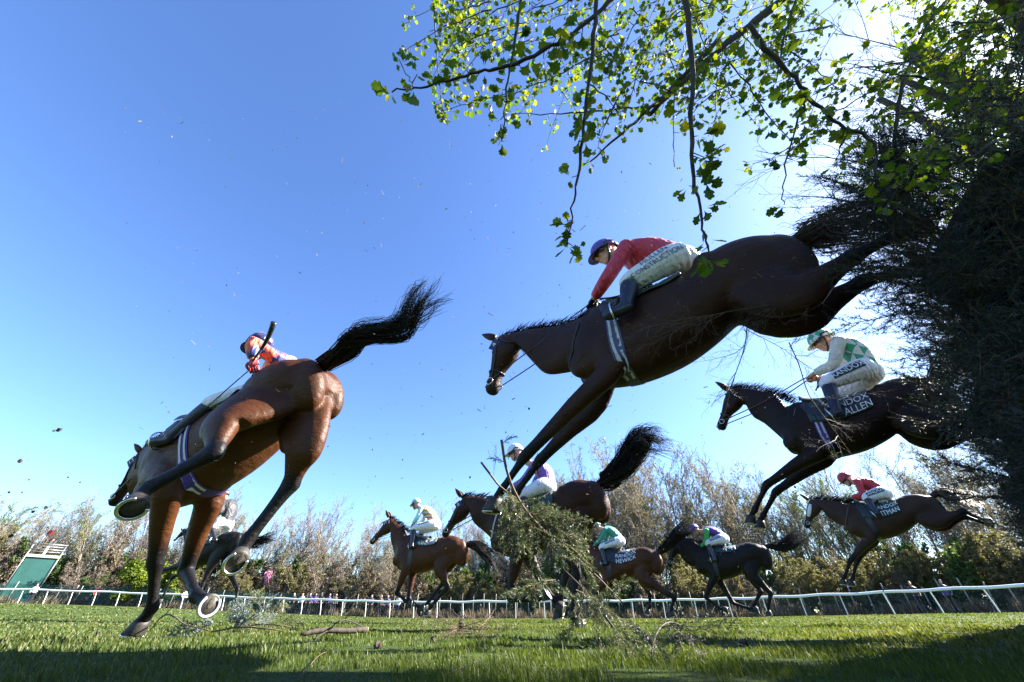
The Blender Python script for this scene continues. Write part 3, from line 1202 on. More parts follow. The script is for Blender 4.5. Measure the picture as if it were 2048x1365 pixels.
def tower():
    az, R = -47.8, 75.0
    base = pol(az, R)
    root = empty('camera_tower', base, math.radians(-az * -1 + 0))
    root.rotation_euler = (0, 0, math.radians(-az))
    tag(root, 'green clad scaffold camera tower with railed platform at the far left', 'tower')
    Hh = 4.3
    w = 2.5
    for nm, c, s in [('cladding_panel', (0, -w / 2, Hh / 2), (w, .06, Hh)), ('cladding_panel', (0, w / 2, Hh / 2), (w, .06, Hh)),
                     ('cladding_panel', (-w / 2 - .04, 0, Hh / 2), (.06, w - .1, Hh)), ('cladding_panel', (w / 2 + .04, 0, Hh / 2), (.06, w - .1, Hh))]:
        v, f = box(c, s)
        mesh_obj(nm, v, f, 'green_cladding', root, False)
    v, f = box((0, 0, Hh + .14), (w + .35, w + .35, .26))
    mesh_obj('platform', v, f, 'timber_deck', root, False)
    for sx in (-1, 1):
        for sy in (-1, 1):
            v, f = tube([(sx * w * .55, sy * w * .55, .0), (sx * w * .55, sy * w * .55, Hh + 1.45)], .045, 6)
            mesh_obj('scaffold_pole', v, f, 'scaffold_steel', root)
    for z in (Hh + .8, Hh + 1.35):
        e = w * .58
        for a, b in [((-e, -e), (e, -e)), ((e, -e), (e, e)), ((e, e), (-e, e)), ((-e, e), (-e, -e))]:
            v, f = tube([(*a, z), (*b, z)], .04, 6)
            mesh_obj('guard_rail', v, f, 'scaffold_steel', root)
    op = empty('person', base + [0.2, -.3, Hh + .27], math.radians(20))
    person_mesh('silk_black', 'breeches_white', op)
    tag(op, 'camera operator in a black jacket standing on top of the green tower', 'person')
    fl = empty('red_flag', base + [-.95, -.4, Hh + .27])
    tag(fl, 'small red flag flying on a thin pole above the green tower', 'flag')
    v, f = tube([(0, 0, 0), (0, 0, 2.9)], .025, 6)
    mesh_obj('pole', v, f, 'scaffold_steel', fl)
    mb = MB()
    nx = 6
    V = []
    for i in range(nx + 1):
        for z in (0, 1):
            V.append((i * .11, .05 * math.sin(i * 1.2), 2.25 + .5 * z - .02 * i))
    mb.add(V, [(2 * i, 2 * i + 2, 2 * i + 3, 2 * i + 1) for i in range(nx)])
    mb.obj('cloth', ['silk_red'], fl)


tower()


def pink_cloth():
    c = pol(-29.2, rail_r(-29.2) + 6.5) + [0, 0, 3.2]
    R = np.random.default_rng(5)
    n = 7
    V = [(.55 * (i / n - .5) + R.normal(0, .05) + .12 * math.sin(j), .25 * math.sin(i * 1.3 + j), 1.3 * (j / n - .5) + R.normal(0, .05)) for i in range(n + 1) for j in range(n + 1)]
    F = [(i * (n + 1) + j, (i + 1) * (n + 1) + j, (i + 1) * (n + 1) + j + 1, i * (n + 1) + j + 1) for i in range(n) for j in range(n)]
    o = mesh_obj('pink_cloth', V, F, 'cloth_pink')
    o.location = c
    o.modifiers.new('thick', 'SOLIDIFY').thickness = .02
    tag(o, 'small bright pink cloth up in the bare shrubs right of the raised hoof', 'cloth')


clothmat('cloth_pink', (0.50, 0.10, 0.30))
pink_cloth()

# ================================================================== HORSES
# trunk stations of a thoroughbred, nose to tail: top (x,z), bottom (x,z), half width
TRUNK = [((.79, .08), (.76, -.20), .10), ((.70, .26), (.68, -.30), .17), ((.50, .385), (.52, -.365), .205), ((.27, .315), (.30, -.395), .235),
         ((.0, .27), (.03, -.365), .258), ((-.25, .29), (-.20, -.285), .255), ((-.45, .34), (-.38, -.19), .258), ((-.64, .30), (-.56, -.14), .25),
         ((-.80, .20), (-.74, -.13), .20), ((-.89, .06), (-.86, -.08), .12)]
TR = catmull([[t[0][0], t[0][1], t[1][0], t[1][1], t[2]] for t in TRUNK], 4)
ANCH = dict(withers=(.48, .385), croup=(-.45, .34), dock=(-.83, .19), breast=(.80, -.06), girth=(.30, -.395), belly=(.03, -.365), flank=(-.34, -.20), buttock=(-.90, .0), back=(0, .27), chestbot=(.55, -.36))
HEADT = [(-.03, .015, -.06, .045), (.06, .045, -.13, .072), (.18, .055, -.175, .092), (.32, .058, -.18, .098), (.46, .048, -.145, .080), (.60, .038, -.095, .062), (.75, .036, -.078, .054), (.88, .040, -.085, .058), (.96, .030, -.078, .052), (1.0, .0, -.05, .036)]


def sect(x, phi):
    """canonical trunk surface: x along the body, phi from the spine (0) down the left side (+)"""
    i = np.interp(-x, -TR[:, 0], np.arange(len(TR)))
    r = np.array([np.interp(i, np.arange(len(TR)), TR[:, k]) for k in range(5)])
    c = (r[[0, 1]] + r[[2, 3]]) / 2
    h = (r[[0, 1]] - r[[2, 3]]) / 2
    p = c + h * math.cos(phi)
    return np.array([p[0], r[4] * math.sin(phi), p[1]])


def similarity(src, dst, w):
    """least squares 2d similarity src -> dst"""
    A, b = [], []
    for (x, z), (X, Z), k in zip(src, dst, w):
        A += [[x * k, -z * k, k, 0], [z * k, x * k, 0, k]]
        b += [X * k, Z * k]
    return np.linalg.lstsq(np.array(A), np.array(b), rcond=None)[0]


def hair(guide, count, root_r, tip_r, rad, seed, curl=0.02, flat=(1, 1, 1), short=0.35, n=9, lift=None):
    """locks of hair following a guide line"""
    R = np.random.default_rng(seed)
    G = catmull(guide, 6)
    s = np.linspace(0, 1, len(G))
    lines = []
    nc = 34
    clump = []
    for c in range(nc):
        off = R.normal(size=3) * np.array(flat)
        off /= max(1, np.linalg.norm(off) / 1.5)
        clump.append((off, R.uniform(4, 10, 3), R.uniform(0, 6.28, 3), 1 - short * R.random() ** 1.3, 0.0 if R.random() < .6 else R.uniform(0, .45)))
    for k in range(count):
        off, fq, ph, L, t0 = clump[R.integers(nc)]
        L = min(1.0, L * R.uniform(.85, 1.05))
        t = np.linspace(t0, L, n)
        P = np.stack([np.interp(t, s, G[:, i]) for i in range(3)], 1)
        q = (t - t0) / (L - t0 + 1e-6)
        wob = np.stack([np.sin(q * fq[i] + ph[i] + R.normal(0, .25)) for i in range(3)], 1) * curl * (0.25 + q[:, None])
        o2 = off + R.normal(0, .22, 3)
        P = P + o2 * (root_r + (tip_r - root_r) * (t[:, None]) ** 0.8) + wob
        lines.append((P, rad * R.uniform(.6, 1.3) * np.linspace(1, .25, n)))
    return twig_mesh(lines, 3)


def strap(root, name, pts, bvh, mat, r=.009, off=.004, closed=False, n=5, flat=.5):
    P = catmull(list(pts) + ([pts[0]] if closed else []), n)
    if bvh is not None:
        P = np.array([snap(bvh, p, off) for p in P])
    v, f = tube(P, r, 6, R2=r * flat if bvh is None else r * .8)
    return mesh_obj(name, v, f, mat, root)


def ring_mesh(c, n, R, r, seg=18, a0=0, a1=2 * math.pi, up=None, ell=1.0):
    n = nrm(n)
    u, w = perp(n)
    if up is not None:
        u = nrm(np.asarray(up) - n * np.dot(up, n))
        w = cross(n, u)
    P = [c + (u * math.cos(a) * ell + w * math.sin(a)) * R for a in np.linspace(a0, a1, seg)]
    return tube(P, r, 6, lat=n)


def hoof(root, cor, axis, toe, shoe=None, s=1.0, solem='hoof_sole'):
    a, t = nrm(axis), nrm(toe)
    l = cross(a, t)
    cs = [cor - a * .012 * s, cor + a * .02 * s + t * .006 * s, cor + a * .075 * s + t * .02 * s, cor + a * .082 * s + t * .021 * s]
    rr = [.046, .054, .070, .067]
    v, f = rings(np.array(cs), [t * r * s * 1.06 for r in rr], [l * r * s for r in rr], 20)
    h = mesh_obj('hoof', v, f, 'hoof_horn', root)
    sc = cs[3]
    # sole: sunken dish with the frog
    V = [sc - a * .012 * s]
    for q in (.45, .9):
        for i in range(20):
            th = 2 * math.pi * i / 20
            V.append(sc + a * (.002 if q > .5 else -.010) * s + (t * 1.06 * math.cos(th) + l * math.sin(th)) * .066 * q * s)
    F = [(0, 1 + i, 1 + (i + 1) % 20) for i in range(20)] + [(1 + i, 21 + i, 21 + (i + 1) % 20, 1 + (i + 1) % 20) for i in range(20)]
    mesh_obj('sole', V, F, solem, h)
    fr = ellipsoid(sc - t * .022 * s - a * .002, [t * .045 * s, l * .020 * s, a * .009 * s], 6, 10)
    mesh_obj('frog', fr[0], fr[1], solem, h)
    if shoe:
        P = []
        for th in np.linspace(-2.35, 2.35, 26):
            P.append(sc + a * .006 * s + (t * 1.06 * math.cos(th) + l * math.sin(th)) * .060 * s)
        v, f = tube(P, .0095 * s, 6, lat=a, R2=.005 * s)
        mesh_obj('horseshoe', v, f, shoe, h)
    return h


def seg_param(V, chain):
    """nearest position of each vertex along a joint chain -> (param, distance)"""
    best = np.full(len(V), 1e9)
    par = np.zeros(len(V))
    for i in range(len(chain) - 1):
        a, b = np.asarray(chain[i]), np.asarray(chain[i + 1])
        ab = b - a
        t = np.clip(((V - a) @ ab) / (ab @ ab), 0, 1)
        d = np.linalg.norm(V - (a + t[:, None] * ab), axis=1)
        m = d < best
        best[m] = d[m]
        par[m] = i + t[m]
    return par, best


def horse(fr, B, S, cfg):
    """fr frame, B canonical body point -> local, S size, cfg pose and colours"""
    root = empty('horse', fr.O, fr.rz)
    tag(root, cfg['label'], 'horse')
    near = cfg.get('near', False)
    lat = nrm(B((0, 1, 0)) - B((0, 0, 0)))
    P = []
    # trunk
    fat = cfg.get('fat', 1.0)
    T = catmull([[*B((t[0][0], 0, t[0][1])), *B((t[1][0], 0, t[1][1])), t[2] * S * (1 + (fat - 1) * min(1, max(0, (.15 - t[0][0]) / .5)))] for t in TRUNK], 3)
    top, bot = T[:, :3], T[:, 3:6]
    P.append(rings((top + bot) / 2, (top - bot) / 2, lat[None] * T[:, 6:7], 28, 2.25))
    ax = lambda x, y, z: [B((x, 0, 0)) - B((0, 0, 0)), B((0, y, 0)) - B((0, 0, 0)), B((0, 0, z)) - B((0, 0, 0))]
    for s in (-1, 1):
        P.append(ellipsoid(B((-.50, .125 * s * fat, .12)), ax(.32, .145 * fat, .20)))       # gluteals
        P.append(ellipsoid(B((-.74, .11 * s * fat, .0)), ax(.16, .10 * fat, .26)))      # hamstrings
        P.append(ellipsoid(B((-.36, .185 * s, .20)), ax(.09, .075, .085)))      # point of hip
        P.append(ellipsoid(B((.52, .135 * s, -.02)), ax(.21, .085, .27)))       # shoulder
        P.append(ellipsoid(B((.70, .09 * s, -.14)), ax(.11, .075, .12)))        # breast
        P.append(ellipsoid(B((.44, .185 * s, -.13)), ax(.12, .050, .15)))       # triceps
        P.append(tube([B((.60, .135 * s, .22)), B((.55, .165 * s, .02)), B((.66, .15 * s, -.14))], [.05, .045, .05], 8, sub=3))   # shoulder blade
    # neck and head
    poll, muz = cfg['poll'], cfg['muzzle']
    hx = nrm(muz - poll)
    HL = np.linalg.norm(muz - poll)
    chest = B((.74, 0, -.14))
    mid = (poll + muz) / 2
    hl = cfg.get('headlat', lat)
    dn = cross(hl, hx)
    if np.dot(dn, chest - mid) < 0:
        dn = -dn
    k = HL / .60 * cfg.get('headw', 1.0)
    hs = catmull([[t * HL, a * k, b * k, w * k] for t, a, b, w in HEADT], 3)
    tp = poll + hx * hs[:, :1] - dn * (hs[:, 1:2] - .05 * k)
    bt = poll + hx * hs[:, :1] - dn * (hs[:, 2:3] - .05 * k)
    P.append(rings((tp + bt) / 2, (tp - bt) / 2, hl[None] * hs[:, 3:4], 20, 2.2))
    throat = poll + hx * .05 * HL + dn * .17 * k
    neck = [[*B((.42, 0, .36)), *B((.70, 0, -.24)), .17 * S], [*B((.58, 0, .345)), *B((.77, 0, -.12)), .155 * S]]
    for a, b in cfg['neck']:
        neck.append([*a, *b, cfg.get('neckw', .095) * S])
    neck.append([*(poll - hx * .005), *throat, .075 * S])
    N = catmull(neck, 4)
    P.append(rings((N[:, :3] + N[:, 3:6]) / 2, (N[:, :3] - N[:, 3:6]) / 2, lat[None] * N[:, 6:7], 20, 2.1))
    # legs
    chains = []
    sc = cfg.get('legw', 1.0) * S
    for s, leg in zip((1, -1), cfg['fore']):
        el = leg.get('elbow', B((.42, .165 * s, -.29)))
        kn, ft, co = leg['knee'], leg['fet'], leg['cor']
        sh = B((.56, .13 * s, -.04))
        pts = [sh, el, el * .55 + kn * .45, el * .15 + kn * .85, kn, kn * .8 + ft * .2, (kn + ft) / 2, kn * .15 + ft * .85, ft, (ft + co) / 2, co]
        r1 = np.array([.13, .115, .080, .054, .055, .042, .036, .036, .045, .036, .046]) * sc
        r2 = np.array([.085, .080, .062, .047, .050, .036, .030, .031, .040, .033, .046]) * sc
        P.append(tube(pts, r1, 12, lat=lat, R2=r2, sub=3))
        P.append(ellipsoid(el + (B((-.06, 0, .02)) - B((0, 0, 0))), ax(.05, .04, .06), 6, 8))
        chains.append((0, [el, kn, ft, co], leg))
    for s, leg in zip((1, -1), cfg['hind']):
        st = leg.get('stifle', B((-.32, .165 * s, -.26)))
        hk, ft, co = leg['hock'], leg['fet'], leg['cor']
        hip = B((-.54, .12 * s, .02))
        pts = [hip, hip * .35 + st * .65, st * .8 + hk * .2, st * .5 + hk * .5, st * .15 + hk * .85, hk, hk * .82 + ft * .18, (hk + ft) / 2, hk * .15 + ft * .85, ft, (ft + co) / 2, co]
        r1 = np.array([.23, .195, .150, .098, .060, .066, .050, .041, .040, .047, .037, .047]) * sc
        r2 = np.array([.10, .092, .080, .066, .046, .047, .038, .032, .033, .041, .034, .047]) * sc
        P.append(tube(pts, r1, 14, lat=lat, R2=r2, sub=3))
        bend = hk - (st + ft) / 2
        if np.linalg.norm(bend) > .03:
            bn = nrm(bend)
            pt = hk + bn * .045 * sc + nrm(st - hk) * .035 * sc
            P.append(tube([hk * .6 + st * .4 + bn * .03, pt, hk], [.018, .030, .035], 8, sub=2))
        chains.append((1, [st, hk, ft, co], leg))
    # dock of the tail
    tail = cfg['tail']
    P.append(tube([B((-.74, 0, .15)), tail[0], tail[0] * .45 + tail[1] * .55], [.07 * S, .052 * S, .028 * S], 8, sub=3))
    body = fuse('body', P, cfg['coat'], root, cfg.get('voxel', .02), cfg.get('smooth', 7))
    lowers = [seg_chain for seg_chain in [[c[1], c[2], c[3]] for _, c, _l in chains]]

    def wfn(V):
        w = np.ones(len(V))
        for c in lowers:
            _p, dd = seg_param(V, c)
            w = np.minimum(w, np.clip((dd - .06) / .10, .04, 1))
        dh = np.minimum(np.linalg.norm(V - (poll * .3 + muz * .7), axis=1), np.linalg.norm(V - muz, axis=1))
        return np.minimum(w, np.clip((dh - .22) / .2, .05, 1))
    V = relax(body, wfn, cfg.get('relax', 20))
    bvh = bvh_of(body)
    dark = np.zeros(len(V))
    for kind, ch, leg in chains:
        par, dist = seg_param(V, ch)
        lo, hi = (.50, .95) if kind == 0 else (.62, 1.0)
        dark = np.maximum(dark, np.where(dist < .12 * S, np.clip((par - lo) / (hi - lo), 0, 1), 0))
    dm = np.linalg.norm(V - muz, axis=1)
    dark = np.maximum(dark, np.clip((.20 - dm) / .12, 0, 1) * .9)
    a = body.data.attributes.new('pts', 'FLOAT', 'POINT')
    a.data.foreach_set('value', dark.astype(np.float32))
    # hooves
    for kind, ch, leg in chains:
        ft, co = ch[2], ch[3]
        p = nrm(co - ft)
        if 'sole' in leg:
            axis, toe = nrm(leg['sole']), nrm(leg['toe'])
        else:
            f2 = B((1, 0, 0)) - B((0, 0, 0))
            ang = math.radians(38 if kind == 0 else 34)
            if leg.get('flex'):
                ang = math.radians(12)
            # rotate the pastern towards the rear about the lateral axis
            axis = p * math.cos(ang) + cross(lat, p) * math.sin(ang)
            toe = -cross(lat, axis)
        hoof(root, co, axis, toe, leg.get('shoe', 'shoe_steel'), leg.get('hs', 1.0) * S, leg.get('solem', 'hoof_sole'))
    # eyes, nostrils, ears
    hp = lambda t, dz, y: poll + hx * t * HL + dn * (.05 + dz) * k + hl * y * k
    for s in (-1, 1):
        e = ellipsoid(snap(bvh, hp(.33, -.035, .12 * s), -.006), [hx * .022 * k, hl * .014 * k, dn * .017 * k], 8, 10)
        mesh_obj('eye', e[0], e[1], 'eye_dark', root)
        e = ellipsoid(snap(bvh, hp(.92, -.005, .09 * s), -.003), [hx * .016 * k, hl * .010 * k, dn * .024 * k], 6, 10)
        mesh_obj('nostril', e[0], e[1], 'eye_dark', root)
        eb = hp(.02, -.065, .045 * s)
        ed = nrm(cfg.get('eardir', -dn * .9 - hx * .25) + hl * .15 * s)
        v, f = tube([eb, eb + ed * .05 * k, eb + ed * .11 * k, eb + ed * .165 * k], np.array([.030, .036, .026, .004]) * k, 8, lat=hl, R2=np.array([.022, .024, .016, .003]) * k, sub=3)
        ear = mesh_obj('ear', v, f, cfg['coat'], root)
    # mane along the crest, blown back
    crest = catmull([B((.50, 0, .39))] + [n_[:3] for n_ in np.array([list(a) + list(b) for a, b in cfg['neck']])] + [poll - dn * .02 * k], 14)
    R = np.random.default_rng(len(cfg['label']))
    lines = []
    mk = cfg.get('mane', .09)
    back = -(B((1, 0, 0)) - B((0, 0, 0)))
    for i in range(420 if near else 170):
        q = crest[R.integers(1, len(crest))] + R.normal(0, .012, 3)
        dirv = nrm(-dn * .25 + back * R.uniform(.6, 1.2) + lat * R.normal(-.1, .35) + np.array([0, 0, .12]))
        L = mk * R.uniform(.5, 1.3)
        lines.append(([q - dirv * .015, q + dirv * L * .5 + [0, 0, .004], q + dirv * L * .9 + back * L * .25 + R.normal(0, .008, 3)], np.array([.0035, .003, .001]) * (.8 if near else 1.6)))
    v, f = twig_mesh(lines, 3)
    raw_obj('mane', [(v, f, 0, None)], 'horse_hair', root, True)
    v, f = hair(tail, cfg.get('tail_n', 260), cfg.get('tail_r0', .035), cfg.get('tail_r1', .13), cfg.get('tail_w', .0035), 5 + len(cfg['label']), cfg.get('tail_curl', .025), short=cfg.get('tail_short', .4), n=12)
    raw_obj('tail', [(v, f, 0, None)], cfg.get('tail_mat', 'horse_hair'), root, True)
    # bridle
    lm = cfg.get('leather', 'leather_black')
    sec = lambda t, n=10: [hp(t, -.02 + .12 * math.cos(a), .15 * math.sin(a)) for a in np.linspace(0, 2 * math.pi, n, endpoint=False)]
    br = strap(root, 'bridle', sec(.66), bvh, lm, .010 * k, .003, True, 3)
    for s in (-1, 1):
        strap(br, 'cheekpiece', [hp(.04, -.02, .10 * s), hp(.22, .02, .12 * s), hp(.50, .035, .11 * s), hp(.80, .03, .09 * s)], bvh, lm, .009 * k, .003)
        bc = snap(bvh, hp(.82, .035, .09 * s), .010)
        v, f = ring_mesh(bc, hl, .030 * k, .0045 * k, 14)
        mesh_obj('bit_ring', v, f, 'buckle_metal', br)
    strap(br, 'browband', [hp(.15, .0, .11), hp(.17, -.09, .05), hp(.17, -.09, -.05), hp(.15, .0, -.11)], bvh, lm, .010 * k, .003)
    strap(br, 'throatlash', [hp(.03, -.02, .10), hp(.14, .10, .12), hp(.20, .2, .02), hp(.14, .10, -.12), hp(.03, -.02, -.10)], bvh, lm, .007 * k, .003)
    if cfg.get('headnum'):
        q = snap(bvh, hp(.20, -.02, .13), .012)
        nn = hl
        tx = nrm(hx * .75 - dn * .3)
        ty = cross(nn, tx)
        if np.dot(ty, dn) > 0:
            ty = -ty
        tx = cross(ty, nn)
        v = [q + tx * x * .05 * k + ty * y * .045 * k for x, y in ((-1, -1), (1, -1), (1, 1), (-1, 1))] + [q - nn * .006 + tx * x * .05 * k + ty * y * .045 * k for x, y in ((-1, -1), (1, -1), (1, 1), (-1, 1))]
        c = mesh_obj('number_tag', v, [(0, 1, 2, 3), (7, 6, 5, 4), (0, 4, 5, 1), (1, 5, 6, 2), (2, 6, 7, 3), (3, 7, 4, 0)], 'print_navy', br, False)
        tv, tf = text_mesh(cfg['headnum'], .075 * k)
        mesh_obj('number', [q + nn * .003 + tx * x + ty * y for x, y, z in tv], tf, 'print_white', c, False)
    if cfg.get('cheekpad'):
        for s in (-1, 1):
            a_, b_ = snap(bvh, hp(.16, .0, .12 * s), .014), snap(bvh, hp(.62, .03, .11 * s), .014)
            v, f = tube([a_, (a_ * 2 + b_) / 3 + hl * s * .004, (a_ + 2 * b_) / 3, b_], [.020, .032, .032, .020], 10, sub=3)
            mesh_obj('sheepskin_cheekpiece', v, f, 'breeches_white', br)
    # girth, cloth, saddle
    def band(name, x0, width, off, mat, p0=-math.pi, p1=math.pi, nn=40, slope=0.0):
        Vb = []
        for ph in np.linspace(p0, p1, nn):
            for sgn in (-.5, .5):
                c = sect(x0 + sgn * width + slope * abs(ph), ph)
                o = c * np.array([1, 1.12, 1.12])
                Vb.append(snap(bvh, B(o), off))
        mesh_obj(name, Vb, [(2 * i, 2 * i + 1, 2 * i + 3, 2 * i + 2) for i in range(nn - 1)], mat, root)
    g = cfg.get('girth', 'leather_black')
    gx = cfg.get('girth_x', .33)
    band('girth', gx, .095, .006, g)
    if cfg.get('girth_stripes'):
        for dx in (-.024, .024):
            band('girth_stripe', gx + dx, .020, .010, cfg['girth_stripes'], .7, math.pi - .25, 20)

    def patch(name, x0, x1, p, off, mat, nu=14, nv=22, prof=None, parent=root):
        Vp = []
        for i in range(nu + 1):
            u = i / nu
            for j in range(nv + 1):
                v_ = j / nv
                ph = (v_ * 2 - 1) * p
                c = sect(x0 + (x1 - x0) * u, ph) * np.array([1, 1.1, 1.1])
                o = off if prof is None else off + prof(u, abs(v_ * 2 - 1))
                Vp.append(snap(bvh, B(c), o))
        F = [(i * (nv + 1) + j, (i + 1) * (nv + 1) + j, (i + 1) * (nv + 1) + j + 1, i * (nv + 1) + j + 1) for i in range(nu) for j in range(nv)]
        ob = mesh_obj(name, Vp, F, mat, parent)
        md = ob.modifiers.new('thick', 'SOLIDIFY')
        md.thickness = .006
        md.offset = -1
        return ob
    cx0, cx1, cp = cfg.get('cloth_x0', .40), cfg.get('cloth_x1', -.22), cfg.get('cloth_p', 1.25)
    cl = patch('number_cloth', cx0, cx1, cp, .013, cfg.get('cloth', 'number_cloth_green'), prof=lambda u, v: .006 * math.sin(u * 17) * math.sin(v * 11))
    for txt, xx, ph, size in cfg.get('cloth_text', []):
        tv, tf = text_mesh(txt, size)
        Vt = []
        for x, y, z in tv:
            c = sect(xx - x, ph - y / (.33 * S)) * np.array([1, 1.1, 1.1])
            Vt.append(snap(bvh, B(c), .026))
        mesh_obj('number' if txt.isdigit() else 'lettering', Vt, tf, 'print_white', cl, False)
    sad = patch('saddle', .43, .02, .62, .03, 'leather_black', 12, 14, lambda u, v: .035 * abs(2 * u - 1) ** 3 * (1 - v) + .01 * (1 - v))
    for s in (-1, 1):
        fl = [B(sect(x, ph * s) * np.array([1, 1.1, 1.1])) for x, ph in ((.40, .6), (.44, .95), (.40, 1.25), (.30, 1.32), (.22, 1.2), (.20, .6))]
        c0 = sum(fl) / len(fl)
        Vf = [snap(bvh, c0, .028)] + [snap(bvh, q, .026) for q in fl]
        mesh_obj('saddle_flap', Vf, [(0, i, i + 1) for i in range(1, 6)], 'leather_black', sad)
    for pts, mat, r in cfg.get('straps', []):
        strap(root, 'breastplate', [B(np.array(p) * np.array([1.06, 1.1, 1.06])) for p in pts], bvh, mat, r, .004)
    return dict(root=root, bvh=bvh, B=B, S=S, fr=fr, hp=hp, hl=hl, dn=dn, k=k, body=body, lat=lat, sad=sad, lm=lm)


# ================================================================== JOCKEYS


def hand_mesh(wrist, dirv, lat, side, palm_dn):
    """gloved fist: palm, four bent fingers of different length and a thumb"""
    mb = MB()
    d = nrm(dirv)
    dnv = nrm(palm_dn - d * np.dot(palm_dn, d))
    l = nrm(cross(d, dnv))
    c = wrist + d * .045
    v, f = ellipsoid(c, [d * .050, l * .040, dnv * .020], 8, 10)
    mb.add(v, f)
    for i, (o, L) in enumerate(((-.027, .9), (-.009, 1.0), (.009, .96), (.027, .78))):
        b = c + d * .036 + l * o
        pts = [b, b + d * .030 * L + dnv * .006, b + d * .040 * L + dnv * .030 * L, b + d * .018 * L + dnv * .045 * L, b - d * .004 + dnv * .036]
        v, f = tube(pts, [.0105, .0100, .0095, .0090, .007], 6, sub=2)
        mb.add(v, f)
    b = c - d * .012 - l * .034 * side
    v, f = tube([b, b - l * .018 * side + d * .020 + dnv * .010, b - l * .010 * side + d * .045 + dnv * .026, b + d * .058 + dnv * .034], [.013, .012, .0105, .008], 6, sub=2)
    mb.add(v, f)
    return mb


